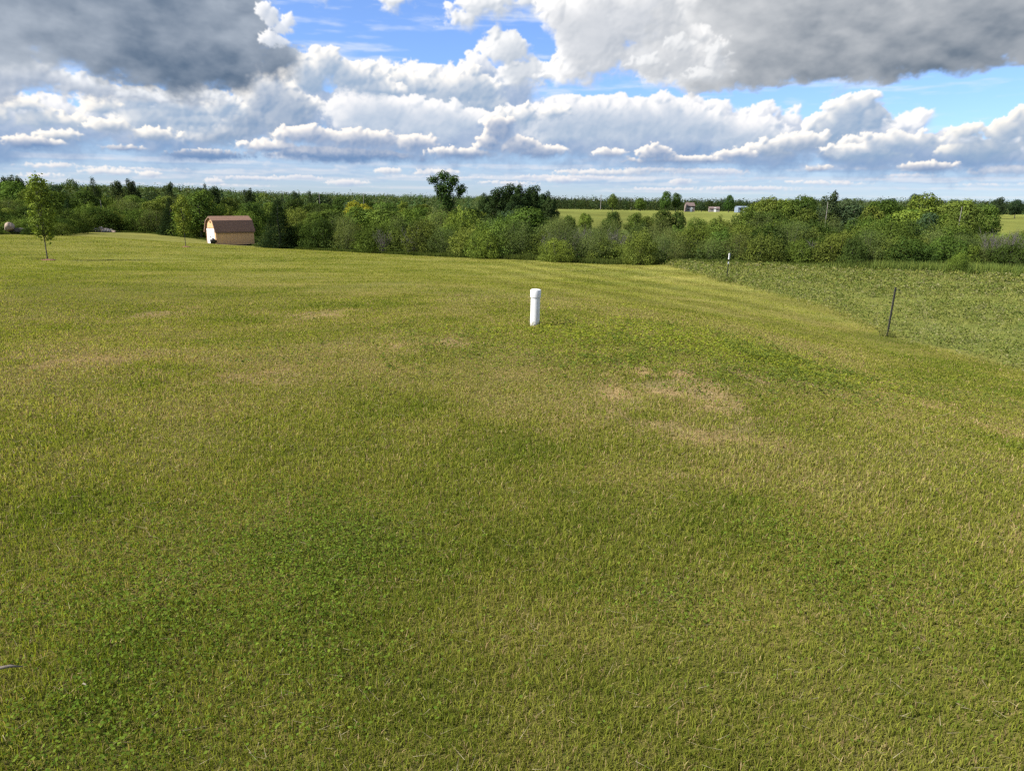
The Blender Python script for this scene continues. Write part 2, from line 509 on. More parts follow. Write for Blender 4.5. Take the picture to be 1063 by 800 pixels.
for (px,py,rx,ry,w_) in BARE:
    a,b=ray(px,py); Y=9.
    for _ in range(30):
        Y=(EYE-g1(a*Y,Y))/(-b)*.5+Y*.5
    BAREW.append((a*Y,Y,rx*.75,ry*2.2,min(1.2,w_*1.25)))
CLOV=[(250,595,.62,.42,1.),(170,640,.5,.3,.8),(330,560,.5,.35,.7),(120,690,.4,.25,.6),(300,660,.35,.25,.7),(60,770,.3,.2,.7),(870,575,.35,.3,.55),(930,600,.35,.3,.5),(690,620,.3,.2,.3),
      (700,358,1.7,.9,1.1),(630,350,1.0,.5,.95),(790,372,1.2,.6,.95),(560,345,.8,.3,.6),(480,345,1.,.4,.4)]
CLOVW=[]
for (px,py,rx,ry,w_) in CLOV:
    a,b=ray(px,py); Y=3.
    for _ in range(40):
        Y=(EYE-g1(a*Y,Y))/(-b)*.5+Y*.5
    CLOVW.append((a*Y,Y,rx,ry*1.6,w_))
def hit(px,py,Y=3.):
    """where the line of sight through a point of the photograph meets the ground"""
    a,b=ray(px,py)
    for _ in range(60): Y=(EYE-g1(a*Y,Y))/(-b)*.5+Y*.5
    return np.array((a*Y,Y,g1(a*Y,Y)))
def blobs(L,x,y):
    o=np.zeros(len(x))
    for (bx,by,rx,ry,w_) in L: o=np.maximum(o,w_*np.exp(-((x-bx)/rx)**2-((y-by)/ry)**2))
    return o
def dryness(x,y):
    n=clouds2(x*.25,y*.25,701)*.8+clouds2(x*.9,y*.9,711)*.75+clouds2(x*3.,y*3.,716)*.35
    d=.41+.74*n+.10*np.clip((y-3)/8,-.5,1)-.10*np.clip((y-16)/10,0,1)
    b=blobs(BAREW,x+.35*clouds2(x*1.6,y*1.6,721),y+.7*clouds2(x*1.3,y*1.3,731))
    return np.clip(d,0,1),np.clip(b*1.5*sstep(-.22,.30,clouds2(x*2.6,y*2.0,741)+.6*clouds2(x*7,y*5,746)),0,1)
def clover(x,y):
    c=blobs(CLOVW,x+.25*clouds2(x*1.4,y*1.4,751),y+.3*clouds2(x*1.4,y*1.4,756))
    return np.clip(c*1.3*(.8+.9*clouds2(x*2.4,y*2.4,761)),0,1)

def streak(x,y):
    """faint light and dark mowing passes, running along the field edge and across the far lawn"""
    a=R(104); u=x*math.cos(a)+y*math.sin(a); v=-x*math.sin(a)+y*math.cos(a)
    s=.22*fbm(np.float32(x*.10),np.float32(y*.85),821,4)
    s=s+.38*np.sin(v*2*np.pi/2.3+0.5*clouds2(u*.1,v*.2,826))*np.clip((np.hypot(x,y)-12)/8,0,1)*np.clip((x+3)/4,0,1)
    return s
# ------------------------------------------------------------------ mesh + scene helpers
def mesh_np(name,V,F,col=None,smooth=False):
    """V (n,3); F list of (k,m) index arrays"""
    me=bpy.data.meshes.new(name); V=np.asarray(V,np.float32)
    me.vertices.add(len(V)); me.vertices.foreach_set('co',V.ravel())
    F=[np.asarray(f,np.int32) for f in F if len(f)]
    nl=sum(f.size for f in F); npoly=sum(len(f) for f in F)
    me.loops.add(nl); me.polygons.add(npoly)
    me.loops.foreach_set('vertex_index',np.concatenate([f.ravel() for f in F]))
    st=[];o=0
    for f in F:
        st.append(o+np.arange(len(f))*f.shape[1]); o+=f.size
    me.polygons.foreach_set('loop_start',np.concatenate(st).astype(np.int32))
    me.polygons.foreach_set('use_smooth',np.full(npoly,smooth))
    if col is not None:
        c=np.ones((len(V),4),np.float32); c[:,:3]=col
        a=me.attributes.new('col','FLOAT_COLOR','POINT'); a.data.foreach_set('color',c.ravel())
    me.update(calc_edges=True)
    return me
def link(name,me,mat=None,parent=None):
    o=bpy.data.objects.new(name,me); COL.objects.link(o)
    if mat is not None and me is not None:
        if not me.materials: me.materials.append(mat)
    if parent is not None: o.parent=parent
    return o
def tag(o,label=None,cat=None,group=None,kind=None):
    if label: o['label']=label
    if cat: o['category']=cat
    if group: o['group']=group
    if kind: o['kind']=kind
    return o
def empty(name,loc,rz=0.):
    o=bpy.data.objects.new(name,None); COL.objects.link(o); o.location=loc; o.rotation_euler=(0,0,rz); o.empty_display_size=.2
    return o
class MB:
    """collects boxes, tubes and prisms into one mesh"""
    def __init__(s): s.v=[];s.f=[]
    def add(s,V,F):
        o=len(s.v); s.v+= [tuple(map(float,p)) for p in V]; s.f+=[tuple(i+o for i in f) for f in F]
    def box(s,c,d,M=None,bev=0.):
        x,y,z=[q/2 for q in d]
        V=[(sx*x,sy*y,sz*z) for sz in (-1,1) for sy in (-1,1) for sx in (-1,1)]
        V=[Vector(p) for p in V]
        if M: V=[M@p for p in V]
        V=[p+Vector(c) for p in V]
        s.add(V,[(0,2,3,1),(4,5,7,6),(0,1,5,4),(2,6,7,3),(0,4,6,2),(1,3,7,5)])
    def lathe(s,prof,n=24,c=(0,0,0)):
        V=[];F=[]
        for r,z in prof:
            for k in range(n):
                a=2*math.pi*k/n; V.append((c[0]+r*math.cos(a),c[1]+r*math.sin(a),c[2]+z))
        for i in range(len(prof)-1):
            for k in range(n): F.append((i*n+k,i*n+(k+1)%n,(i+1)*n+(k+1)%n,(i+1)*n+k))
        F.append(tuple(range(n))[::-1]); F.append(tuple((len(prof)-1)*n+k for k in range(n)))
        s.add(V,F)
    def tube(s,P,Rr,n=6):
        P=[Vector(p) for p in P]; V=[];F=[]
        for i,p in enumerate(P):
            t=(P[min(i+1,len(P)-1)]-P[max(i-1,0)]).normalized()
            a=t.orthogonal().normalized() if abs(t.z)<.95 else Vector((1,0,0)).cross(t).normalized()
            b=t.cross(a)
            for k in range(n):
                an=2*math.pi*k/n; V.append(p+(a*math.cos(an)+b*math.sin(an))*Rr[i])
        for i in range(len(P)-1):
            for k in range(n): F.append((i*n+k,i*n+(k+1)%n,(i+1)*n+(k+1)%n,(i+1)*n+k))
        F.append(tuple(range(n))[::-1]); F.append(tuple((len(P)-1)*n+k for k in range(n)))
        s.add(V,F)
    def prism(s,prof,x0,x1):
        """prof: closed (y,z) outline, extruded along x"""
        n=len(prof); V=[(x0,y,z) for y,z in prof]+[(x1,y,z) for y,z in prof]
        F=[(i,(i+1)%n,n+(i+1)%n,n+i) for i in range(n)]+[tuple(range(n))[::-1],tuple(range(n,2*n))]
        s.add(V,F)
    def mesh(s,name,smooth=False):
        me=bpy.data.meshes.new(name); me.from_pydata(s.v,[],s.f)
        import bmesh
        bm=bmesh.new(); bm.from_mesh(me); bmesh.ops.recalc_face_normals(bm,faces=bm.faces); bm.to_mesh(me); bm.free()
        if smooth: me.polygons.foreach_set('use_smooth',[True]*len(me.polygons))
        me.update(); return me
    def build(s,name,mat,parent=None,smooth=False,bevel=0.):
        o=link(name,s.mesh(name,smooth),mat,parent)
        if bevel:
            m=o.modifiers.new('bevel','BEVEL'); m.width=bevel; m.segments=2; m.limit_method='ANGLE'
        return o

# ------------------------------------------------------------------ materials
def nodes(name):
    m=bpy.data.materials.new(name); m.use_nodes=True; t=m.node_tree; t.nodes.clear()
    out=t.nodes.new('ShaderNodeOutputMaterial'); return m,t,out
def N(t,ty,**kw):
    n=t.nodes.new(ty)
    for k,v in kw.items():
        if k in n.inputs: n.inputs[k].default_value=v
        else: setattr(n,k,v)
    return n
def mixc(t,bt,f,a,b):
    n=t.nodes.new('ShaderNodeMix'); n.data_type='RGBA'; n.blend_type=bt
    for s,v in ((0,f),(6,a),(7,b)):
        if hasattr(v,'is_linked') or hasattr(v,'links'): t.links.new(v,n.inputs[s])
        else: n.inputs[s].default_value=v if not isinstance(v,tuple) else (*v,1.)[:4]
    return n.outputs[2]
def mathn(t,op,a,b=None,c=None,clamp=False):
    n=t.nodes.new('ShaderNodeMath'); n.operation=op; n.use_clamp=clamp
    for i,v in enumerate((a,b,c)):
        if v is None: continue
        if hasattr(v,'links'): t.links.new(v,n.inputs[i])
        else: n.inputs[i].default_value=v
    return n.outputs[0]
def noise(t,scale,detail=4.,rough=.55,vec=None,mapping=None):
    n=N(t,'ShaderNodeTexNoise',Scale=scale,Detail=detail,Roughness=rough)
    if vec is None:
        vec=t.nodes.new('ShaderNodeTexCoord').outputs['Object']
    if mapping:
        mp=t.nodes.new('ShaderNodeMapping'); mp.inputs['Rotation'].default_value=(0,0,mapping[0]); mp.inputs['Scale'].default_value=mapping[1]
        t.links.new(vec,mp.inputs['Vector']); vec=mp.outputs[0]
    t.links.new(vec,n.inputs['Vector']); return n.outputs['Fac']
def ramp(t,f,a,b,lo=0.,hi=1.):
    n=t.nodes.new('ShaderNodeMapRange'); n.clamp=True
    n.inputs['From Min'].default_value=a; n.inputs['From Max'].default_value=b; n.inputs['To Min'].default_value=lo; n.inputs['To Max'].default_value=hi
    t.links.new(f,n.inputs['Value']); return n.outputs['Result']
def plain(name,c,rough=.6,var=.15,scale=6.,bump=.0,metal=0.,c2=None):
    m,t,out=nodes(name); b=N(t,'ShaderNodeBsdfPrincipled',Roughness=rough,Metallic=metal)
    f=noise(t,scale,5.)
    c2=c2 or tuple(x*(1-var*1.6) for x in c)
    t.links.new(mixc(t,'MIX',ramp(t,f,.35,.68),(*c,1),(*c2,1)),b.inputs['Base Color'])
    if bump:
        bn=N(t,'ShaderNodeBump',Strength=bump,Distance=.02); t.links.new(noise(t,scale*6,4.),bn.inputs['Height']); t.links.new(bn.outputs[0],b.inputs['Normal'])
    t.links.new(b.outputs[0],out.inputs[0]); return m
def leafmat(name,trans=.35,gloss=.0,objcol=True):
    m,t,out=nodes(name)
    at_=N(t,'ShaderNodeAttribute',attribute_name='col'); c=at_.outputs['Color']
    if objcol:
        oi=t.nodes.new('ShaderNodeObjectInfo'); c=mixc(t,'MULTIPLY',1.,c,oi.outputs['Color'])
        f=noise(t,.9,2.,vec=t.nodes.new('ShaderNodeNewGeometry').outputs['Position'])
        c=mixc(t,'MULTIPLY',1.,c,mixc(t,'MIX',ramp(t,f,.35,.65),(.80,.82,.85,1),(1.18,1.15,1.0,1)))
    d=t.nodes.new('ShaderNodeBsdfDiffuse'); t.links.new(c,d.inputs['Color'])
    tr=t.nodes.new('ShaderNodeBsdfTranslucent'); t.links.new(mixc(t,'MULTIPLY',1.,c,(1.15,1.25,.55,1)),tr.inputs['Color'])
    mx=t.nodes.new('ShaderNodeMixShader'); mx.inputs[0].default_value=trans
    t.links.new(d.outputs[0],mx.inputs[1]); t.links.new(tr.outputs[0],mx.inputs[2]); sh=mx.outputs[0]
    if gloss:
        g=N(t,'ShaderNodeBsdfGlossy',Roughness=.45); m2=t.nodes.new('ShaderNodeMixShader'); m2.inputs[0].default_value=gloss
        t.links.new(sh,m2.inputs[1]); t.links.new(g.outputs[0],m2.inputs[2]); sh=m2.outputs[0]
    t.links.new(sh,out.inputs[0]); return m
M_grass=leafmat('grass_blades',.45,.0,False)
M_leaf=leafmat('leaves',.20,.0,True)
M_plant=leafmat('field_plants',.35,.0,False)
M_bark=plain('bark',(.10,.085,.065),.9,.4,9.)
M_palebark=plain('pale_bark',(.24,.22,.19),.9,.3,9.,c2=(.10,.09,.08))
M_pvc=plain('white_pvc',(.66,.665,.67),.38,.06,14.,c2=(.58,.575,.55))
def splash(m):
    t=m.node_tree; bs=[n for n in t.nodes if n.type=='BSDF_PRINCIPLED'][0]; src=bs.inputs['Base Color'].links[0].from_socket
    sp_=t.nodes.new('ShaderNodeSeparateXYZ'); t.links.new(t.nodes.new('ShaderNodeTexCoord').outputs['Object'],sp_.inputs[0])
    h=mathn(t,'ADD',sp_.outputs[2],mathn(t,'MULTIPLY',noise(t,22.,5.),-.16)); f=ramp(t,h,-.08,.02,.65,0.)
    f2=mathn(t,'MULTIPLY',ramp(t,noise(t,9.,6.,.7,mapping=(0,(1,1,.25))),.54,.70),.5)
    t.links.new(mixc(t,'MIX',mathn(t,'MAXIMUM',f,f2),src,(.30,.26,.18,1)),bs.inputs['Base Color'])
splash(M_pvc)
M_post=plain('dark_green_paint',(.025,.032,.024),.6,.4,30.,c2=(.05,.035,.022))
M_whitepaint=plain('white_paint',(.72,.72,.70),.5,.1,20.)
M_wall=plain('tan_siding',(.60,.355,.165),.75,.05,2.)
M_trim=plain('brown_trim',(.20,.12,.07),.7,.2,6.)
M_shingle=plain('brown_shingles',(.235,.13,.078),.85,.35,18.)
M_door=plain('white_door',(.80,.79,.78),.5,.05,5.)
M_dark=plain('black_plastic',(.02,.02,.024),.5,.2,9.)
M_slab=plain('concrete',(.45,.43,.39),.9,.15,9.)
M_stone=plain('fieldstone',(.30,.265,.22),.9,.3,3.,bump=.4,c2=(.20,.17,.145))
M_tanstone=plain('tan_fieldstone',(.25,.185,.125),.9,.3,2.,bump=.4,c2=(.30,.23,.17))
M_brick=plain('brick_wall',(.23,.18,.15),.85,.2,2.)
M_glass=plain('dark_glass',(.03,.035,.04),.15,.1,3.)
M_metal=plain('pale_blue_metal',(.22,.27,.33),.5,.1,1.)
M_beige=plain('beige_siding',(.22,.195,.165),.7,.12,2.)
M_roofred=plain('reddish_roof',(.14,.10,.088),.8,.2,2.)
M_greyroof=plain('grey_roof',(.20,.20,.21),.8,.2,2.)
M_pole=plain('weathered_pole',(.30,.28,.25),.9,.2,4.)
M_straw=plain('dry_stalk',(.17,.14,.105),.8,.3,40.)
M_deadleaf=plain('dead_leaf',(.20,.175,.12),.9,.2,60.)
M_twig=plain('grey_twigs',(.105,.095,.078),.9,.3,9.)
M_mulch=plain('red_mulch',(.22,.09,.05),.95,.4,30.,bump=.6)

# ------------------------------------------------------------------ ground sheet
GREEN=np.array((.120,.125,.030)); OLIVE=np.array((.190,.160,.058)); TAN=np.array((.30,.215,.115)); HAY=np.array((.110,.127,.033)); ROUGH=np.array((.075,.100,.028)); MEADOW=np.array((.120,.135,.036))
x,y=gx.ravel(),gy.ravel(); dr,ba=dryness(x,y); fd=field_d(x,y)
hd=hedge_depth(x,y); out_=np.clip((y-hd+1.5)/3.,0,1)
c=(GREEN*(1-dr[:,None])+OLIVE*dr[:,None])*.74; 
far_l=np.clip((np.hypot(x,y)-10)/25,0,1)[:,None]; c=c*(1-far_l)+(np.array((.180,.180,.050))*(.85+.3*dr[:,None]))*far_l
c=c*(1+.35*streak(x,y)*np.clip((np.hypot(x,y)-8)/8,0,1))[:,None]; c=c*(1-.6*ba[:,None])+TAN*.6*ba[:,None]; 
ff=np.clip(fd/.5,0,1)[:,None]; c=c*(1-ff)+HAY*ff
c=c*(1-out_[:,None])+ROUGH*out_[:,None]
mm=np.clip((y-150)/20,0,1)[:,None]; c=c*(1-mm)+MEADOW*mm*(1+.30*clouds2(x*.03,y*.012,861)+.18*clouds2(x*.10,y*.05,866)+.22*np.clip((y-290)/60,0,1))[:,None]
idx=(np.arange(NYG-1)[:,None]*NXG+np.arange(NXG-1)[None]).ravel()
F=np.stack([idx,idx+1,idx+NXG+1,idx+NXG],1)
me=mesh_np('ground',np.stack([x,y,gz.ravel()],1),[F],c,True)
m,t,out=nodes('lawn_and_fields')
a_=N(t,'ShaderNodeAttribute',attribute_name='col').outputs['Color']
n1=noise(t,.35,4.,.6); n2=noise(t,2.2,5.,.65); n3=noise(t,14.,5.,.7); n4=noise(t,1.,4.,.6,mapping=(R(24),(.10,1.1,1.))); n5=noise(t,1.,3.,.6,mapping=(R(3),(.22,2.6,1.)))
cc=mixc(t,'MULTIPLY',1.,a_,mixc(t,'MIX',ramp(t,n1,.3,.7),(.86,.92,.95,1),(1.13,1.06,1.0,1)))
cc=mixc(t,'MULTIPLY',1.,cc,mixc(t,'MIX',ramp(t,n2,.25,.75),(.80,.86,.85,1),(1.18,1.10,1.12,1)))
cc=mixc(t,'MULTIPLY',1.,cc,mixc(t,'MIX',ramp(t,n3,.25,.75),(.72,.76,.75,1),(1.25,1.2,1.2,1)))
cc=mixc(t,'MULTIPLY',1.,cc,mixc(t,'MIX',ramp(t,n4,.3,.7),(.84,.88,.80,1),(1.16,1.11,1.15,1)))
cc=mixc(t,'MULTIPLY',1.,cc,mixc(t,'MIX',ramp(t,n5,.3,.7),(.86,.90,.86,1),(1.12,1.09,1.1,1)))
b=N(t,'ShaderNodeBsdfDiffuse',Roughness=.6); t.links.new(cc,b.inputs['Color'])
bn=N(t,'ShaderNodeBump',Strength=.7,Distance=.05); t.links.new(noise(t,9.,6.,.75),bn.inputs['Height']); t.links.new(bn.outputs[0],b.inputs['Normal'])
t.links.new(b.outputs[0],out.inputs[0])
g=link('ground',me,m); tag(g,kind='structure')

# ------------------------------------------------------------------ mown grass
def scatter(n,r0,r1,half,pw=1.0):
    """points in a wide fan about the viewpoint; pw 2 = even per area, less = denser near"""
    u=RNG.rand(n); r=(r0**pw+u*(r1**pw-r0**pw))**(1/pw); a=R(90)+RNG.uniform(-R(half),R(half),n)
    return r*np.cos(a),r*np.sin(a),r
def blades(x,y,z,L,Wd,lean,col,two):
    n=len(x); a=RNG.rand(n)*2*np.pi; b=RNG.rand(n)*2*np.pi
    sx,sy=np.cos(a)*Wd/2,np.sin(a)*Wd/2; h=L*np.cos(lean); o=L*np.sin(lean)
    ox,oy=np.cos(b)*o,np.sin(b)*o
    B0=np.stack([x-sx,y-sy,z-.004],1); B1=np.stack([x+sx,y+sy,z-.004],1); TP=np.stack([x+ox,y+oy,z+h],1)
    if two:
        mx,my,mz=x+ox*.32,y+oy*.32,z+h*.62
        M0=np.stack([mx-sx*.8,my-sy*.8,mz],1); M1=np.stack([mx+sx*.8,my+sy*.8,mz],1)
        V=np.stack([B0,B1,M0,M1,TP],1).reshape(-1,3); i=np.arange(n)*5
        return V,[np.stack([i,i+1,i+3,i+2],1)],[np.stack([i+2,i+3,i+4],1)],np.repeat(col,5,0)
    V=np.stack([B0,B1,TP],1).reshape(-1,3); i=np.arange(n)*3
    return V,[],[np.stack([i,i+1,i+2],1)],np.repeat(col,3,0)
def join(parts):
    V=[];Q=[];Tt=[];C=[];o=0
    for v,q,tr,c in parts:
        V.append(v);C.append(c); Q+=[f+o for f in q]; Tt+=[f+o for f in tr]; o+=len(v)
    Fs=[]
    if Q: Fs.append(np.concatenate(Q))
    if Tt: Fs.append(np.concatenate(Tt))
    return np.concatenate(V),Fs,np.concatenate(C)
PAL=np.array([(.124,.158,.021),(.203,.214,.033),(.240,.238,.046),(.270,.256,.072),(.37,.29,.14),(.28,.19,.095)])
def lawn_cols(x,y,r):
    d,ba=dryness(x,y); n=len(x); u=RNG.rand(n)
    far=np.clip((r-9)/16,0,1)
    pst=np.clip((.06+.28*d**2)*(1-.75*far)+.50*ba,0,.9)
    g=np.clip(d+RNG.normal(0,.20,n)*(1-.5*far)+.13*far,0,1)*2.99; k=g.astype(int); f=(g-k)[:,None]
    c=PAL[k]*(1-f)+PAL[k+1]*f
    st=u<pst; s=RNG.rand(n)[:,None]; c=np.where(st[:,None],PAL[4]*(1-s)+PAL[5]*s,c)
    sp=.36-.24*far; c=c*(1+RNG.uniform(-1,1,n)*sp)[:,None]
    return c,d,ba
parts=[]
for (n,r0,r1,pw,hf) in ((1300000,1.0,75,.62,57),(720000,1.0,18,.75,57),(520000,.02,10,.85,180)):
    x,y,r=scatter(n,r0,r1,hf,pw)
    if hf>100: k=(r<1.)|(np.abs(np.degrees(np.arctan2(x,y)))>56.8); x,y,r=x[k],y[k],r[k]      # turf beside and behind the viewer
    elif r1<20: k=RNG.rand(n)<(1-r/18)**1.2; x,y,r=x[k],y[k],r[k]
    k=(field_d(x,y)<.1)&(y<hedge_depth(x,y)-1.0); x,y,r=x[k],y[k],r[k]
    cl,d,ba=lawn_cols(x,y,r); cv=clover(x,y)
    k=(RNG.rand(len(x))<1-.30*cv)&(RNG.rand(len(x))<1-.60*ba); x,y,r,cl,d=x[k],y[k],r[k],cl[k],d[k]
    cl=cl*(1+.42*streak(x,y)*np.clip((r-5)/8,0,1))[:,None]
    s=RNG.uniform(.55,1.25,len(x))*(1.12-.35*d)*(.85+.35*clouds2(x*1.3,y*1.3,771))
    W_=.0034*RNG.uniform(.7,1.3,len(x))*np.maximum(r/2.6,.8)**.85; L_=.0385*s*np.maximum(r/2.6,.8)**.12*np.interp(r,[3,9],[1.,.82])
    ln=RNG.uniform(.1,1.15,len(x)); z=ground(x,y)
    for k,two in ((r<16,True),(r>=16,False)):
        if k.any(): parts.append(blades(x[k],y[k],z[k],L_[k],W_[k],ln[k],cl[k],two))
# dry clippings lying on the turf
x,y,r=scatter(5000,1.1,9,50,1.2); k=field_d(x,y)<.1; x,y,r=x[k],y[k],r[k]
cl=np.array((.42,.36,.22))*RNG.uniform(.6,1.2,len(x))[:,None]
parts.append(blades(x,y,ground(x,y)+.028,RNG.uniform(.02,.075,len(x)),np.full(len(x),.0022)*np.maximum(1,r/3),RNG.uniform(1.35,1.62,len(x)),cl,False))
V,Fs,C=join(parts); o=link('lawn_grass',mesh_np('lawn_grass',V,Fs,C),M_grass); tag(o,'short mown grass in olive green with straw coloured dry patches','grass',kind='stuff')
def leaf_quads(P,nrm,size,col,asp=1.):
    n=len(P); nrm=nrm/np.maximum(np.linalg.norm(nrm,axis=1,keepdims=True),1e-6)
    r=RNG.normal(size=(n,3)); a=np.cross(nrm,r); a/=np.maximum(np.linalg.norm(a,axis=1,keepdims=True),1e-6); b=np.cross(nrm,a)
    s=np.asarray(size).reshape(-1,1)*np.ones((n,1)); A=a*s*.5; B=b*s*.5*asp
    V=np.stack([P-A,P-B*.8+A*.15,P+A,P+B*.8+A*.15],1).reshape(-1,3); i=np.arange(n)*4
    return V,[np.stack([i,i+1,i+2,i+3],1)],[],np.repeat(col,4,0)
# uncut tufts at the foot of things, and coarse weeds along the crest of the mound
FEET=[(at(555,338.5,10.5),.10,90,.13),(at(921,349,17.),.16,130,.26),(at(754,292,31.6),.3,160,.32),(at(41,270,35),.35,120,.20)]
parts=[]
for c_,rad,n,L_ in FEET:
    a=RNG.rand(n)*6.28; q=rad*(.35+.9*RNG.rand(n)); x,y=c_[0]+q*np.cos(a),c_[1]+q*np.sin(a); s=RNG.rand(n)[:,None]
    parts.append(blades(x,y,ground(x,y),L_*RNG.uniform(.4,1.1,n),np.full(n,.006)*max(1,c_[1]/12),RNG.uniform(.1,.8,n),np.array((.09,.13,.022))*(1-s)+np.array((.24,.22,.08))*s,True))
a_,b_=np.array([(w_[0],w_[1]) for w_ in CLOVW[9:12]]).mean(0)
n=3600; x=a_+RNG.normal(0,2.2,n); y=b_+RNG.normal(-.3,1.15,n); k=(clouds2(x*1.6,y*1.2,841)+.4*RNG.normal(0,1,n)*.5>.16)&(field_d(x,y)<-.3); x,y=x[k],y[k]
nl=9; X=np.repeat(x,nl)+RNG.normal(0,.035,len(x)*nl); Y=np.repeat(y,nl)+RNG.normal(0,.035,len(x)*nl); hh=np.repeat(RNG.uniform(.03,.10,len(x)),nl)
tone=np.repeat(RNG.rand(len(x)),nl)[:,None]; nn=RNG.normal(0,.6,(len(X),3)); nn[:,2]+=1
cl=(np.array((.085,.125,.026))*(1-tone)+np.array((.165,.185,.034))*tone)*RNG.uniform(.8,1.2,len(X))[:,None]
parts.append(leaf_quads(np.stack([X,Y,ground(X,Y)+hh*RNG.rand(len(X))**.5],1),nn,RNG.uniform(.02,.045,len(X)),cl,.6))
V,Fs,C=join(parts); o=link('coarse_weeds',mesh_np('coarse_weeds',V,Fs,C),M_grass); tag(o,'coarse dark weeds and uncut tufts on the mound crest and round the posts','weeds',kind='stuff')
# clover and low broad-leaved weeds
parts=[]
for (n,r0,r1,pw,sz) in ((460000,1.0,6,1.3,.0125),(200000,6,15,1.1,.026)):
    x,y,r=scatter(n,r0,r1,48,pw); cv=clover(x,y); k=(RNG.rand(n)<cv*(.42 if r1<7 else 1.)+.006)&(field_d(x,y)<0); x,y,r=x[k],y[k],r[k]
    z=ground(x,y)+RNG.uniform(.018,.048,len(x)); nn=RNG.normal(0,.5,(len(x),3)); nn[:,2]=1
    u=RNG.rand(len(x))[:,None]; hi=np.clip((r-6)/3,0,1)[:,None]
    cl=(np.array((.075,.130,.016))*(1-u)+np.array((.155,.210,.028))*u)*(1-hi)+(np.array((.125,.170,.026))*(1-u)+np.array((.255,.270,.030))*u)*hi
    parts.append(leaf_quads(np.stack([x,y,z],1),nn,sz*RNG.uniform(.6,1.3,len(x))*np.maximum(1,r/8),cl*RNG.uniform(.8,1.2,len(x))[:,None],.9))
V,Fs,C=join(parts); o=link('clover_patches',mesh_np('clover_patches',V,Fs,C),M_grass); tag(o,'bright green clover and low weeds growing in the mown lawn','clover',kind='stuff')

# ------------------------------------------------------------------ rough hay field plants and the tall grass at the hedge foot
n=60000; x=RNG.uniform(4,60,n); y=RNG.uniform(8,48,n); fd=field_d(x,y)
k=(fd>-.35*RNG.rand(n)**2)&(y<hedge_depth(x,y)-.3)&(RNG.rand(n)<np.clip(26./np.hypot(x,y),.3,1)); x,y=x[k],y[k]
den=clouds2(x*.35,y*.35,801)+.5*clouds2(x*1.2,y*1.2,806); k=RNG.rand(len(x))<np.clip(.62+1.0*den+.5*np.exp(-field_d(x,y)/1.5),.12,1); x,y,den=x[k],y[k],den[k]
nl=11; X=np.repeat(x,nl); Y=np.repeat(y,nl); hgt=np.repeat(RNG.uniform(.08,.26,len(x))*(.8+.7*np.clip(den,-.3,.8))*(1+.7*np.exp(-np.maximum(field_d(x,y),0)/1.6)),nl)
X=X+RNG.normal(0,.075,len(X)); Y=Y+RNG.normal(0,.075,len(X)); u=RNG.rand(len(X))
P=np.stack([X,Y,ground(X,Y)+hgt*u**.7],1); nn=RNG.normal(0,.7,(len(X),3)); nn[:,2]+=.9
tone=np.repeat(RNG.rand(len(x)),nl)[:,None]; pal=np.repeat((RNG.rand(len(x))<.22),nl)[:,None]
cl=np.array((.098,.135,.030))*(1-tone)+np.array((.205,.210,.053))*tone; cl=np.where(pal,np.array((.20,.195,.085)),cl)*RNG.uniform(.75,1.25,len(X))[:,None]
rr=np.hypot(X,Y); parts=[leaf_quads(P,nn,RNG.uniform(.035,.07,len(X))*np.maximum(1,rr/22),cl,.75)]
n=90000; x=RNG.uniform(4,60,n); y=RNG.uniform(8,48,n); k=(field_d(x,y)>-.3)&(y<hedge_depth(x,y)-.2); x,y=x[k],y[k]; r=np.hypot(x,y)
s=RNG.rand(len(x))[:,None]; cl=(np.array((.130,.156,.036))*(1-s)+np.array((.262,.235,.088))*s)*RNG.uniform(.8,1.2,len(x))[:,None]
parts.append(blades(x,y,ground(x,y),RNG.uniform(.08,.24,len(x)),.010*np.maximum(1,r/14),RNG.uniform(.1,.9,len(x)),cl,False))
V,Fs,C=join(parts); o=link('field_plants',mesh_np('field_plants',V,Fs,C),M_plant); tag(o,'leafy knee high plants and stubble covering the rough field','field plants',kind='stuff')
parts=[]
n=70000; a=RNG.uniform(HX[0],HX[-1],n); hd=np.interp(a,HX,HEDGE[:,2]); pxx=np.interp(a,HX,HEDGE[:,0])
wid=np.interp(pxx,[-90,240,300,420,480,560,640,700,820,880,1000,1180],[.5,.5,.4,.4,1.2,.6,.8,.4,.5,2.2,2.0,1.5]); y=hd-.2+wid*RNG.uniform(-.9,.6,n); x=a*y
h=np.interp(pxx,[-90,240,400,480,650,840,900,1180],[.3,.22,.22,.40,.35,.25,.6,.65])*RNG.uniform(.5,1.2,n)
s=RNG.rand(n)[:,None]; br=np.interp(pxx,[700,860,1100],[.75,1.15,1.5])[:,None]
cl=(np.array((.070,.105,.026))*(1-s)+np.array((.140,.165,.036))*s)*br*RNG.uniform(.75,1.2,n)[:,None]
parts.append(blades(x,y,ground(x,y),h,np.full(n,.045),RNG.uniform(.05,.6,n),cl,False))
V,Fs,C=join(parts); o=link('tall_grass',mesh_np('tall_grass',V,Fs,C),M_plant); tag(o,'strip of tall bright green grass along the foot of the hedge','tall grass',kind='stuff')

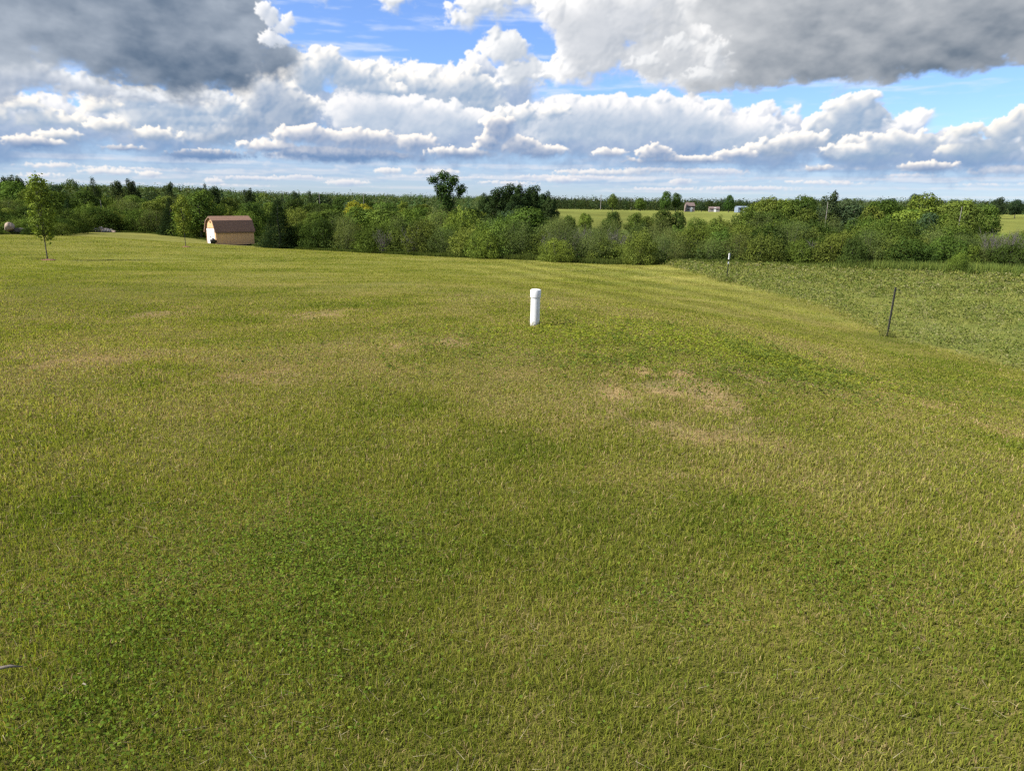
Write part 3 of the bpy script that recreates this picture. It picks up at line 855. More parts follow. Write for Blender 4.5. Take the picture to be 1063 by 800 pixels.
# ------------------------------------------------------------------ standing things
# white standpipe
p=at(555,338.5,10.5); p[2]=g1(p[0],p[1])
pipe=empty('standpipe',p); pipe.rotation_euler=(0,R(.6),0)
tag(pipe,'white plastic standpipe with a domed cap standing in the lawn','pipe')
mb=MB(); mb.lathe([(.070,-.15),(.0705,.0),(.070,.20),(.070,.44)],32); mb.build('pipe_body',M_pvc,pipe,True)
mb=MB(); mb.lathe([(.071,.425),(.0785,.427),(.0795,.432),(.0795,.530),(.077,.538),(.058,.546),(.030,.550),(.006,.551)],32); mb.build('cap',M_pvc,pipe,True)
for o in pipe.children:
    md=o.modifiers.new('edges','EDGE_SPLIT'); md.split_angle=R(38)

# steel T posts along the field edge
def tpost(p,h,name,label,white,lx,ly):
    e=empty(name,p,R(20)); e.rotation_euler=(R(lx),R(ly),R(20)); tag(e,label,'fence post',group='posts along the field edge')
    mb=MB(); mb.box((0,0,h/2-.2),(.046,.006,h+.4)); mb.box((0,.018,h/2-.2),(.007,.030,h+.4))
    for i in range(int(h/.055)): mb.box((0,-.007,.06+i*.055),(.016,.009,.018))
    mb.build('post',M_post,e)
    mb=MB(); mb.box((0,.012,-.05),(.10,.004,.16)); mb.build('anchor_plate',M_post,e)
    if white:
        mb=MB(); mb.box((0,-.001,h-.12),(.054,.026,.26)); mb.box((0,.018,h-.12),(.026,.044,.26)); mb.build('painted_tip',M_whitepaint,e)
        mb=MB(); mb.box((0,0,h-.40),(.052,.024,.09)); mb.build('white_band',M_whitepaint,e)
    return e
p=at(921,349,17.); p[2]=g1(p[0],p[1]); tpost(p,1.20,'fence_post','plain dark steel post leaning right beside the rough field',False,0,2.2)
p=at(754,292,31.6); p[2]=g1(p[0],p[1]); tpost(p,1.22,'fence_post','green steel post with a white painted tip near the hedge',True,0,2.)

# garden shed with gambrel roof
p=at(240,254,76.); p[2]=g1(p[0],p[1])-.02
ang=math.atan2(-.72,-.695)        # direction the gable looks
shed=empty('garden_shed',p,ang); tag(shed,'small tan garden shed with brown gambrel roof and white door','shed')
Lh,hw,wh=2.0,1.22,1.42
gam=[(-hw-.12,wh-.04),(-.80,wh+1.10),(0,wh+1.52),(.80,wh+1.10),(hw+.12,wh-.04)]
gin=[(-hw,wh),(-.76,wh+1.06),(0,wh+1.46),(.76,wh+1.06),(hw,wh)]
mb=MB(); mb.prism([(-hw,0.06),(-hw,wh)]+gin[1:4]+[(hw,wh),(hw,.06)],-Lh,Lh)
for i in range(10):                      # grooves between siding boards on the long walls
    for s in (-1,1): mb.box((-Lh+.2+i*.4,s*(hw+.004),.74),(.03,.012,1.34))
mb.build('wall',M_wall,shed)
mb=MB(); th=.05
up=[(y_,z_+.02) for y_,z_ in gam]; lo=[(y_*.965,z_-.05) for y_,z_ in gam]
mb.prism(up+lo[::-1],-Lh-.14,Lh+.14); roof=mb.build('roof',M_shingle,shed)
mb=MB()
for a_,b_ in zip(gam[:-1],gam[1:]):
    v=Vector((0,b_[0]-a_[0],b_[1]-a_[1])); ln=v.length; an=math.atan2(v.z,v.y)
    M=Matrix.Rotation(an,3,'X'); mb.box((Lh+.16,(a_[0]+b_[0])/2,(a_[1]+b_[1])/2-.05),(.03,ln,.12),M)
mb.build('fascia_trim',M_trim,shed)
mb=MB()
for s in (-1,1): mb.box((Lh+.012,s*(hw-.06),.76),(.03,.12,1.38)); 
mb.box((Lh+.012,0,wh+.30),(.03,2*hw-.5,.10))
for s in (-1,1): mb.box((0,s*(hw+.085),wh-.09),(2*Lh+.2,.03,.12))
mb.build('corner_trim',M_trim,shed)
mb=MB(); mb.box((Lh+.02,.30,.88),(.04,1.0,1.66)); dr_=mb.build('door',M_door,shed)
mb=MB(); mb.box((Lh+.055,-.12,.86),(.03,.03,.14)); mb.build('handle',M_dark,dr_)
mb=MB(); mb.box((Lh+.014,-.66,.88),(.03,.66,1.66)); d2=mb.build('door',M_whitepaint,shed)
mb=MB(); mb.lathe([(.13,0),(.13,.03)],4); v_=mb.build('gable_vent',M_dark,shed); v_.rotation_euler=(0,R(90),0); v_.location=(Lh+.004,0,wh+.95)
mb=MB(); mb.box((Lh+.48,.0,.03),(.9,1.5,.14)); st=mb.build('door_step',M_slab,shed,bevel=.01)
mb=MB(); mb.box((0,0,.0),(2*Lh-.02,2*hw-.04,.14)); mb.build('skid_base',M_dark,shed)
Ms=Matrix.Translation(Vector(p))@Matrix.Rotation(ang,4,'Z')
q=Ms@Vector((Lh+.35,1.08,0)); tb=empty('plastic_tub',(q.x,q.y,g1(q.x,q.y))); tag(tb,'black plastic tub on the grass beside the shed door','tub')
mb=MB(); mb.lathe([(.24,0),(.28,.30),(.31,.38),(.31,.40),(.27,.40),(.25,.05)],18); mb.build('tub_body',M_dark,tb,True)
mb=MB(); mb.lathe([(.22,.30),(.18,.46),(.08,.56),(.02,.58)],9); mb.build('soil_heap',M_bark,tb,True)

# stones
def boulder(name,p,sx,sy,sz,seed,mat,label,group=None):
    import bmesh
    bm=bmesh.new(); bmesh.ops.create_icosphere(bm,subdivisions=3,radius=1.)
    rs=np.random.RandomState(seed); pl=rs.normal(size=(14,3)); pl/=np.linalg.norm(pl,axis=1)[:,None]; dd=rs.uniform(.62,.95,14)
    for v in bm.verts:
        c_=np.array(v.co); 
        for k_ in range(14):
            t_=c_@pl[k_]
            if t_>dd[k_]: c_=c_-pl[k_]*(t_-dd[k_])*.85
        c_=c_*(1+.03*math.sin(9*c_[0]+seed)+.03*math.sin(11*c_[1]+2*seed)); v.co=c_
    me=bpy.data.meshes.new(name); bm.to_mesh(me); bm.free()
    o=link(name,me,mat); o.location=p; o.scale=(sx,sy,sz); o.rotation_euler=(0,0,rs.uniform(0,6)); tag(o,label,'stone',group=group); return o
b0=at(10,236,64.); boulder('boulder',(b0[0],b0[1],g1(b0[0],b0[1])+.62),.52,.45,.42,3,M_tanstone,'big tan boulder among the shrubs at far left')
boulder('boulder',(b0[0]+.25,b0[1]+.5,g1(b0[0],b0[1])+.20),.75,.5,.40,13,M_bark,'dark mossy rock beside the big tan boulder at far left')
rp=at(105,240,89.)
for i,(dx,dy,h_,s_) in enumerate([(-1.25,0,.14,.30),(-.75,.15,.24,.42),(-.2,-.1,.2,.36),(.25,.2,.27,.42),(.75,-.05,.22,.38),(1.15,.1,.18,.34),(1.55,.0,.1,.24),(-.45,-.3,.12,.24),(.5,-.35,.12,.26),(-.95,-.3,.1,.22),(.0,.1,.50,.26)]):
    X_,Y_=rp[0]+dx,rp[1]+dy
    boulder('fieldstone',(X_,Y_,g1(X_,Y_)+h_),s_*1.15,s_,s_*.72,40+i,M_tanstone if i%3==0 else M_stone,'weathered fieldstone heaped in the low stone pile on the far lawn','stones in the low pile on the far lawn')
# small debris in the near grass
p=hit(2,706); z_=p[2]-.002
mb=MB(); mb.tube([(-.10,-.02,.03),(-.02,.0,.045),(.025,.012,.05),(.055,.03,.035)],[.005,.006,.005,.002],7); mb.tube([(-.02,.0,.045),(.02,-.03,.03)],[.003,.001],5)
s_=mb.build('stick',M_straw,None,True); s_.location=(p[0],p[1],z_); tag(s_,'short weathered stick lying in the grass at lower left','stick')
p=hit(90,722); z_=p[2]-.004; V=[(-.013,.006,.044),(-.006,.006,.050),(.004,.001,.049),(.010,-.006,.040),(.003,-.003,.047),(-.006,.001,.048)]
me=bpy.data.meshes.new('dry_leaf'); me.from_pydata(V,[],[(0,1,5),(1,2,4,5),(2,3,4)]); o=link('dry_leaf',me,M_deadleaf); o.location=(p[0],p[1],z_)
md=o.modifiers.new('thickness','SOLIDIFY'); md.thickness=.0012; tag(o,'small curled pale dry leaf lying in near grass','leaf')

# farm buildings on the far meadow
def farm(name,label,cat,px0,px1,base,Y,h,rh,depth,mw,mr,wins,rz=0.,door=True):
    a=at((px0+px1)/2,base,Y); w=abs(at(px1,base,Y)[0]-at(px0,base,Y)[0])
    a[2]=g1(a[0],a[1]); e=empty(name,a,rz); tag(e,label,cat)
    mb=MB(); d=depth/2; mb.box((0,0,h/2-.3),(w,depth,h+.6)); mb.prism([(-d,h-.01),(0,h+rh-.03),(d,h-.01)],-w/2,w/2); mb.build('wall',mw,e)
    mb=MB(); o_=.2; k=rh/d
    mb.prism([(-d-o_,h-o_*k+.02),(0,h+rh+.02),(d+o_,h-o_*k+.02),(d+o_,h-o_*k-.16),(0,h+rh-.16),(-d-o_,h-o_*k-.16)][::-1],-w/2-.12,w/2+.12); rf=mb.build('roof',mr,e)
    for (fx,fz,ww,hh) in wins:
        mb=MB(); mb.box((fx*w,-d-.02,fz),(ww,.08,hh)); wn=mb.build('window',M_glass,e)
        mb=MB(); mb.box((fx*w,-d-.04,fz-hh/2-.06),(ww+.2,.14,.12)); mb.build('sill',M_whitepaint,wn)
    if door: mb=MB(); mb.box((.06*w,-d-.02,1.0),(1.1,.08,2.)); mb.build('door',M_whitepaint,e)
    return e,rf
e,rf=farm('farmhouse','two storey brick farmhouse with reddish roof on the far meadow','house',711.5,720,216,352,2.9,1.4,4.,M_brick,M_roofred,[(-.34,2.2,.7,.9),(-.12,2.2,.7,.9),(.32,2.2,.7,.9),(-.3,.9,.8,.9)],R(4))
mb=MB(); mb.box((-1.0,.2,4.2),(.5,.5,.9)); mb.build('chimney',M_brick,rf)
farm('long_outbuilding','long low beige outbuilding with a reddish roof between far trees','barn',736,746.5,216,358,1.7,.8,3.,M_beige,M_roofred,[(-.25,1.1,.9,.7),(.25,1.1,.9,.7)],R(-6))
farm('metal_barn','pale blue metal barn beside a round tree on the far meadow','barn',764,775,217.5,345,2.4,.5,4.,M_metal,M_metal,[(-.2,1.4,1.2,.9)],R(8))
for i,(px,Y,h_,lab) in enumerate([(623.5,420,8.5,'pale bare utility pole rising before the dark woods left of the meadow tree'),(655,470,8.,'thin utility pole before the dark woods right of the meadow tree')]):
    a=at(px,215,Y); e=empty('utility_pole',(a[0],a[1],g1(a[0],a[1]))); tag(e,lab,'utility pole',group='utility poles at the far meadow')
    mb=MB(); mb.tube([(0,0,-.5),(0,0,h_)],[.20,.14],8); mb.build('pole',M_pole,e)
    mb=MB(); mb.box((0,-.15,h_-.6),(2.0,.12,.14)); mb.build('crossarm',M_pole,e)


# ------------------------------------------------------------------ trees and shrubs
def lobes_crown(seed,lobes,nleaf,size,up=.35,shell=.55,drop=.0,asp=.8,jit=.0):
    """leaves spread through the outer part of a set of uneven lobes: (cx,cy,cz,rx,ry,rz)"""
    rs=np.random.RandomState(seed); L=np.array(lobes,float); w=(L[:,3]*L[:,4]+L[:,3]*L[:,5])**.9; w/=w.sum()
    k=rs.choice(len(L),int(nleaf*1.5),p=w); d=rs.normal(size=(len(k),3)); d/=np.linalg.norm(d,axis=1)[:,None]
    bump=1+.16*np.sin(d[:,0]*6+k*2.1)*np.sin(d[:,2]*7+k)+.12*np.sin(d[:,1]*11+k*1.3)
    r=(shell+(1.06-shell)*rs.rand(len(k))**.7)*bump
    P=L[k,:3]+d*r[:,None]*L[k,3:]+rs.normal(0,jit,(len(k),3))
    keep=np.ones(len(k),bool)
    for j in range(len(L)):
        q=(P-L[j,:3])/L[j,3:]; keep&=((q*q).sum(1)>.34)|(k==j)
    keep&=P[:,2]>.02
    keep&=rs.rand(len(k))>drop*np.clip(-d[:,2],0,1)
    P,d,k=P[keep][:nleaf],d[keep][:nleaf],k[keep][:nleaf]
    nn=d*1.0+rs.normal(0,.42,P.shape); nn[:,2]+=up
    tone=rs.uniform(.80,1.22,len(L))[k]*rs.uniform(.84,1.16,len(k)); yel=rs.rand(len(k))[:,None]
    c=tone[:,None]*(np.array((1.,1.,1.))*(1-yel)+np.array((1.18,1.08,.9))*yel)
    st=RNG.get_state(); RNG.seed(seed); V,Q,_,C=leaf_quads(P,nn,size*rs.uniform(.6,1.4,len(P)),c,asp); RNG.set_state(st)
    return V,Q,C
def ring_lobes(seed,n,H,Wd,z0,rr=(.22,.36),flat=1.,top=1.):
    rs=np.random.RandomState(seed); o=[]
    for i in range(n):
        t=(i+.5)/n; z=z0+(H-z0)*(.10+.80*t); prof=math.sin(math.pi*min(1,(.22+.72*t*top)))**.75
        a=i*2.4+rs.uniform(-.5,.5); rad=Wd*.5*prof*rs.uniform(.30,.72); r=Wd*rs.uniform(*rr)*(.55+.5*prof)
        o.append((rad*math.cos(a),rad*math.sin(a),z,r,r*rs.uniform(.85,1.15),r*flat*rs.uniform(.8,1.15)))
    o.append((0,0,z0+(H-z0)*.5,Wd*.26,Wd*.26,(H-z0)*.40))
    return o
def woods(seed,lobes,H,stems,r0,z0,trunk=True):
    rs=np.random.RandomState(seed+5); mb=MB()
    if trunk:
        n=7; P=[(rs.uniform(-.02,.02)*H*i/n,rs.uniform(-.02,.02)*H*i/n,-.3+(H*.86+.3)*i/(n-1)) for i in range(n)]
        mb.tube(P,[r0*(1.25 if i==0 else 1-.8*i/(n-1)) for i in range(n)],7)
    idx=rs.permutation(len(lobes)-1)[:stems]
    for i in idx:
        l=lobes[i]; b=(0,0,max(z0*.9,l[2]*.45)) if trunk else (rs.uniform(-.12,.12),rs.uniform(-.12,.12),-.2)
        m_=(l[0]*.45+rs.uniform(-.1,.1),l[1]*.45+rs.uniform(-.1,.1),b[2]+(l[2]-b[2])*.6)
        mb.tube([b,m_,(l[0]*.95,l[1]*.95,l[2]+l[5]*.3)],[r0*.45,r0*.30,r0*.08],5)
    return mb.mesh('wood',True)
PROTO={}
def proto(kind,seed,H,lobes,nleaf,size,r0,stems,z0,trunk=True,**kw):
    V,Q,C=lobes_crown(seed,lobes,nleaf,size,**kw)
    cm=mesh_np(kind+'_crown',V,Q,C); cm.materials.append(M_leaf)
    wm=woods(seed,lobes,H,stems,r0,z0,trunk); PROTO.setdefault(kind,[]).append((cm,wm,H)); return cm,wm
for s in range(7):      # multi-stemmed shrubs, leafy to the ground, with upright shoots breaking the outline
    rs=np.random.RandomState(300+s); Wd=4.2+.5*(s%3); lb=ring_lobes(100+s,15,3.6,Wd,.25,(.13,.24),1.05,.95)
    for j in range(6):
        a=j*1.05+s; lb.insert(0,(Wd*.36*math.cos(a),Wd*.36*math.sin(a),.75,Wd*.17,Wd*.17,.75))
    for j in range(22):
        a=rs.uniform(0,6.28); q=Wd*.45*rs.rand()**.6; zt=3.6-1.7*(q/(Wd*.45))**2+rs.uniform(-.35,.45)
        lb.insert(0,(q*math.cos(a),q*math.sin(a),zt-.35,.24,.24,.62))
    proto('shrub',100+s,4.,lb,13000,.112,.05,12,.2,False,up=.25,shell=.58)
for s in range(4):      # wispy grey willows
    lb=ring_lobes(130+s,22,4.,4.2,.3,(.11,.20),1.5,.95)
    proto('willow',130+s,4.,lb,9500,.11,.045,14,.2,False,up=.45,shell=.25,asp=.4,jit=.14)
for s in range(5):      # round broadleaf trees
    lb=ring_lobes(150+s,18,8.,5.6,1.5,(.15,.25),1.,.95)
    proto('broadleaf',150+s,8.,lb,9000,.23,.16,9,1.6,True,up=.25,shell=.70)
for s in range(3):      # tall narrow poplars
    lb=ring_lobes(170+s,20,10.,3.4,1.6,(.15,.24),1.5,.9)
    proto('poplar',170+s,10.,lb,8000,.22,.14,9,1.6,True,up=.25,shell=.68)
for s in range(3):      # spruces: whorls of drooping boughs
    rs=np.random.RandomState(190+s); H=8.; lb=[]
    for i in range(15):
        z=.5+i*.5; rad=2.0*(1-z/8.3)+.12
        for j in range(7):
            a=j*.9+i*.55+rs.uniform(-.25,.25); q=rad*rs.uniform(.5,.68); lb.append((q*math.cos(a),q*math.sin(a),z-rad*.12,rad*.42,rad*.42,.42))
    lb.append((0,0,7.6,.14,.14,.6))
    proto('spruce',190+s,H,lb,15000,.17,.14,0,1.,True,up=.1,shell=.1,asp=.35,jit=.05)
for s in range(2):      # white pines with open flat boughs
    rs=np.random.RandomState(210+s); H=12.; lb=[]
    for i in range(11):
        z=4.+i*.75; rad=2.7*(1-((z-4)/9.6)**1.6)+.4
        for j in range(4):
            a=j*1.6+i*.9+rs.uniform(-.3,.3); q=rad*rs.uniform(.35,.85); lb.append((q*math.cos(a),q*math.sin(a),z+rs.uniform(-.2,.3),rad*.38,rad*.38,.36))
    lb.append((0,0,12,.4,.4,.6))
    proto('pine',210+s,H,lb,6000,.26,.18,22,3.,True,up=.3,shell=.2,asp=.4)
# saplings on the lawn
for s in range(2):
    rs=np.random.RandomState(230+s); lb=[]
    Hs=4.2
    for i in range(24):
        t=i/23; z=1.25+2.75*t; w=(.82,.85)[s]*math.sin(math.pi*(.16+.78*t))**.8; a=i*2.4; q=w*rs.uniform(.25,.85)
        lb.append((q*math.cos(a),q*math.sin(a),z,(.30,.34)[s],(.30,.34)[s],.34*rs.uniform(.8,1.2)))
    lb.append((0,0,3.6,.2,.2,.6))
    proto('sapling',230+s,Hs,lb,3000,.120,.036,18,1.2,True,up=.1,shell=.1)
# the lone tall tree: bare-ish stem with ragged heads on a broken crown
lb=[(-1.35,0,7.9,.75,.7,.55),(-.2,.1,8.35,.85,.8,.65),(.95,-.1,7.9,.8,.8,.7),(1.95,.1,6.85,.75,.65,.62),(1.7,.2,6.2,.35,.4,.5),(.25,.2,7.2,1.15,1.0,.8),(-.6,.0,7.0,.7,.8,.7),
    (.1,0,6.0,.95,.9,.9),(.4,.2,5.0,.8,.9,.9),(-.2,-.2,4.4,.85,.85,.9),(.3,0,3.4,1.0,1.0,.9),(0,.2,2.4,1.1,1.1,1.),(.9,0,2.2,.8,.8,.8),(-.8,0,2.6,.8,.8,.8),(-.7,.1,6.2,.4,.5,.5),(0,0,5,.5,.5,2.5)]
proto('lone',251,8.9,lb,9500,.19,.20,14,1.5,True,up=.3,shell=.35)

TINT={'dark':(.045,.074,.018),'mid':(.074,.118,.025),'olive':(.096,.130,.029),'yellow':(.20,.20,.024),'grey':(.090,.120,.040),'light':(.108,.156,.030),'spruce':(.018,.034,.020),'blue':(.048,.076,.038),'sap':(.125,.160,.032)}
def plant(kind,px,Y,top=None,H=None,wf=1.,tint='mid',label=None,cat='tree',group=None,name=None,var=None,base=None,sink=0.):
    a,_=ray(px,210); X=a*Y; z=g1(X,Y) if base is None else base
    z-=sink
    if H is None:
        _,b=ray(px,top); H=EYE+b*Y-z
    H=max(H,.6)
    v=PROTO[kind]; cm,wm,H0=v[random.randrange(len(v)) if var is None else var]
    e=empty(name,(X,Y,z),random.uniform(0,6.28)); s=H/H0; w=s*wf*random.uniform(.92,1.1)
    e.scale=(w,w,s)
    tag(e,label,cat,group)
    jt=random.uniform(.72,1.2) if group else random.uniform(.95,1.05); jh=random.uniform(.92,1.08); tc=TINT[tint] if isinstance(tint,str) else tint
    c=link('crown' if cat=='tree' else 'foliage',cm,None,e); c.color=(tc[0]*jt*jh,tc[1]*jt,tc[2]*jt,1)
    t_=link('trunk' if cat=='tree' else 'stems',wm,None,e)
    if not wm.materials: wm.materials.append(M_bark)
    return e
# named individuals
def single(*a,**k): return plant(*a,**k)
s1=single('sapling',40.5,35,H=4.0,tint='sap',label='taller young tree with a thin trunk on the left lawn',cat='tree',name='young_tree',var=0); s1.rotation_euler=(0,0,1.)
s2=single('sapling',188,55,H=3.8,wf=1.0,tint=(.150,.190,.036),label='smaller young tree on the lawn left of the shed',cat='tree',name='young_tree',var=1)
for s in (s1,s2):
    mb=MB(); mb.lathe([(.38,-.02),(.30,.03),(.12,.06),(.03,.07)],14); o=mb.build('mulch_ring',M_mulch,None,True); o.location=s.location
    tag(o,'reddish mulch ring round the '+('taller' if s is s1 else 'smaller')+' young tree trunk','mulch'); o['kind']='thing'
single('spruce',288,69,top=206,wf=2.0,tint=(.020,.034,.014),label='dark spruce just right of the tan shed',name='spruce_tree',var=0)
single('spruce',176,89,top=204,wf=1.6,tint=(.020,.034,.014),label='dark spruce behind the smaller young tree',name='spruce_tree',var=1)
single('broadleaf',206,86,top=199,wf=1.25,tint='mid',label='full broad tree left of and behind the shed',name='broad_tree',var=1)
single('broadleaf',371,80,top=209,wf=1.25,tint='yellow',label='yellow green tree standing out in the middle of the hedge',name='yellow_tree',var=2)
ln=single('lone',462,88,top=178,wf=1.0,tint=(.030,.058,.016),label='tall lone tree with ragged crown rising above the hedge',name='tall_tree')
ln.rotation_euler=(0,0,0)
for i,(px,tp,Y) in enumerate([(516,193,108),(528,189,112),(541,190,108),(553,191,113),(565,197,109),(505,199,116),(572,203,106),(535,199,103)]):
    single('poplar',px,Y,top=tp,wf=1.25,tint=(.030,.052,.020),label='dark poplar in the tall clump right of the lone tree',name='poplar_tree',group='dark poplars in the clump right of the lone tree')
single('shrub',505,51.5,top=237,wf=1.05,tint='light',label='low bright round bush at the lawn edge below the lone tree',cat='shrub',name='round_bush',var=1)
single('shrub',579,47.5,top=247,wf=1.2,tint='light',label='low spreading light bush at the lawn edge below the poplars',cat='shrub',name='spreading_bush',var=2)
single('shrub',668,44.,top=236,wf=1.0,tint='olive',label='rounded olive bush where the lawn meets the hay field',cat='shrub',name='round_bush',var=0)
single('shrub',893,41.3,top=243,wf=.9,tint=(.05,.075,.02),label='dark bush standing forward of the hedge beyond the field',cat='shrub',name='dark_bush',var=3)
single('shrub',1007,39.,top=262,wf=1.0,tint='light',label='little bush alone in tall grass beyond the leaning post',cat='shrub',name='little_bush',var=4)
single('broadleaf',637,120,top=219,wf=1.0,tint='dark',label='dark rounded tree at the foot of the far meadow',name='dark_tree',var=0)
single('broadleaf',660,122,top=221,wf=1.1,tint='mid',label='mid green tree right of the dark rounded meadow tree',name='broad_tree',var=1)
single('broadleaf',690,118,top=217,wf=1.05,tint='dark',label='left of two dark trees below the farmhouse',name='dark_tree',var=3)
single('broadleaf',706,119,top=219,wf=1.05,tint='dark',label='right of two dark trees below the farmhouse',name='dark_tree',var=4)
single('broadleaf',592,112,top=224,wf=1.1,tint='mid',label='leafy tree beside the poplar clump at the edge of the far meadow',name='leafy_tree',var=1)
single('shrub',728,115,top=225,wf=1.2,tint='mid',label='spreading bush below the long outbuilding on the far meadow',cat='shrub',name='meadow_bush',var=1)
single('shrub',748,112,top=224,wf=1.3,tint='olive',label='olive bush below the metal barn on the far meadow',cat='shrub',name='meadow_bush',var=3)
single('broadleaf',672,124,top=224,wf=1.3,tint='olive',label='low olive tree between the meadow dark trees',name='low_tree',var=2)
single('broadleaf',608,118,top=221,wf=.9,tint='light',label='pale green tree at the left end of the far meadow',name='pale_tree',var=2)
single('broadleaf',636,330,top=201,wf=.8,tint='olive',label='olive tree on the meadow crest before the dark woods',name='broad_tree',var=3)
single('broadleaf',691,345,top=198,wf=1.0,tint=(.055,.095,.022),label='large tree pair, left crown, beside the farmhouse',name='meadow_tree',var=0)
single('broadleaf',702,348,top=200,wf=.9,tint=(.050,.088,.022),label='large tree pair, right crown, beside the farmhouse',name='meadow_tree',var=2)
single('broadleaf',729,350,top=210,wf=1.2,tint='blue',label='low dark tree between farmhouse and long outbuilding',name='meadow_tree',var=1)
single('broadleaf',757,338,top=202,wf=1.05,tint=(.045,.085,.022),label='round tree between long outbuilding and metal barn',name='meadow_tree',var=4)
single('broadleaf',665,350,top=205,wf=1.3,tint='mid',label='broad tree on the meadow crest left of the pair',name='meadow_tree',var=4)
single('broadleaf',1004,66,top=207,wf=1.0,tint='olive',label='leafy tree with pale trunks above the right hedge',name='birch_tree',var=3)
single('poplar',862,72,top=197,wf=1.25,tint='blue',label='tall tree with a pale bare trunk above the right hedge',name='pale_trunk_tree',var=1)
single('broadleaf',968,58,top=220,wf=1.0,tint='blue',label='dense silvery green tree in the right hedge',name='dense_tree',var=0)
for (px,Y,tp,tn,lab) in [(777,72,213,'mid','modest green tree leftmost of the row rising from the right hedge'),(798,76,203,'olive','tall olive tree second in the row rising from the right hedge'),(816,74,206,'mid','bright green tree third in the row rising from the right hedge'),(834,78,204,'dark','dark green tree fourth in the row, left of the pale trunk tree'),(905,70,213,'olive','rounded olive tree right of the pale trunk tree'),(1026,74,212,'mid','green tree at the right end of the hedge before the far meadow')]:
    single('broadleaf',px,Y,top=tp,wf=.95,tint=tn,label=lab,name='hedge_tree')
for (px,Y,tp,wf,lab) in [(950,300,201,1.0,'tall round dark tree on the far right skyline'),(925,310,206,1.2,'low dark tree left of the tall round skyline tree'),(966,320,205,1.3,'broad dark tree right of the tall round skyline tree'),(992,300,207,1.3,'dark far tree above the leafy right hedge tree'),(1037,280,205,1.0,'upright dark tree beyond the right far meadow'),(1056,290,207,1.1,'dark tree at the far right edge beyond the meadow'),(880,330,206,1.2,'small dark skyline tree right of the pale trunk tree')]:
    single('broadleaf',px,Y,top=tp,wf=wf,tint=(.030,.052,.026),label=lab,name='skyline_tree')
for (px,Y,tp) in [(12,140,177),(22,142,178),(99,135,180),(124,140,183),(138,138,181),(176,140,185),(214,138,187),(223,136,189),(258,140,191),(306,142,194),(322,140,194)]:
    single('spruce' if px in (99,214,322) else 'poplar',px,Y,top=tp+3,wf=1.0,tint=(.045,.068,.028),label='dark pointed tree standing above the wooded skyline at left',name='skyline_tree',group='dark trees breaking the left skyline')
pb=woods(901,[(.0,0,3,1,1,1)]*3,6.,2,.09,1.); pb.materials.append(M_palebark)
for (px,Y,tp,lab) in [(998,63,214,'thin pale bare trunk standing before the leafy right hedge tree'),(859,69,209,'slender pale bare trunk before the tall right tree'),(331.,118,199,'pale dead trunk poking above the centre hedge'),(377,116,200,'leaning pale dead trunk above the yellow green tree'),(104,112,207,'pale bare trunk in the woods behind the stone pile')]:
    a,b=ray(px,tp); z=g1(a*Y,Y); o=link('dead_tree',pb); o.location=(a*Y,Y,z); s=(EYE+b*Y-z)/5.2; o.scale=(s,s,s); tag(o,lab,'tree',group='pale dead trunks in the woods')
for (px,Y,tp,tn) in ((-8,62.5,236,'mid'),(25,62.8,235,'dark'),(45,63.,232,'mid'),(60,64,231,'olive')):
    single('shrub',px,Y,top=tp,wf=1.5,tint=tn,label='low ragged bush in front of the boulder and shrubs at far left',cat='shrub',name='ragged_bush',group='low bushes in front of the left boulder')
# bare grey brush standing among the shrubs
for s in range(3):
    rs=np.random.RandomState(400+s); mb=MB()
    for j in range(46):
        a=rs.uniform(0,6.28); q=rs.uniform(.3,1.6); h=rs.uniform(1.6,3.4)*(1-.12*q); b0_=(.35*q*math.cos(a)*rs.rand(),.35*q*math.sin(a)*rs.rand(),-.1); m_=(q*.6*math.cos(a),q*.6*math.sin(a),h*.6); e_=(q*math.cos(a+rs.uniform(-.3,.3)),q*math.sin(a),h)
        mb.tube([b0_,m_,e_],[.030,.020,.007],4)
        for _ in range(3):
            u=rs.uniform(.3,.95); p_=tuple(m_[k]*(1-u)+e_[k]*u for k in range(3)); mb.tube([p_,(p_[0]+rs.uniform(-.4,.4),p_[1]+rs.uniform(-.4,.4),p_[2]+rs.uniform(.15,.6))],[.014,.005],4)
    PROTO.setdefault('brush',[]).append(mb.mesh('brush'))
for k,(px,df,tp) in enumerate([(398,1.0,236),(428,1.01,233),(572,1.03,238),(590,1.06,236),(604,1.1,233),(640,1.08,236),(842,1.03,247),(1038,1.08,236),(1052,1.1,237)]):
    a,b=ray(px,tp); Y=np.interp(px,HEDGE[:,0],HEDGE[:,2])*df; z=g1(a*Y,Y); s=(EYE+b*Y-z)/3.3
    me=PROTO['brush'][k%3]
    if not me.materials: me.materials.append(M_twig)
    o=link('dead_brush',me); o.location=(a*Y,Y,z); o.scale=(s,s,s); o.rotation_euler=(0,0,k*1.3); tag(o,'leafless grey brush standing among the green hedge shrubs','shrub',group='dead brush in the hedge')
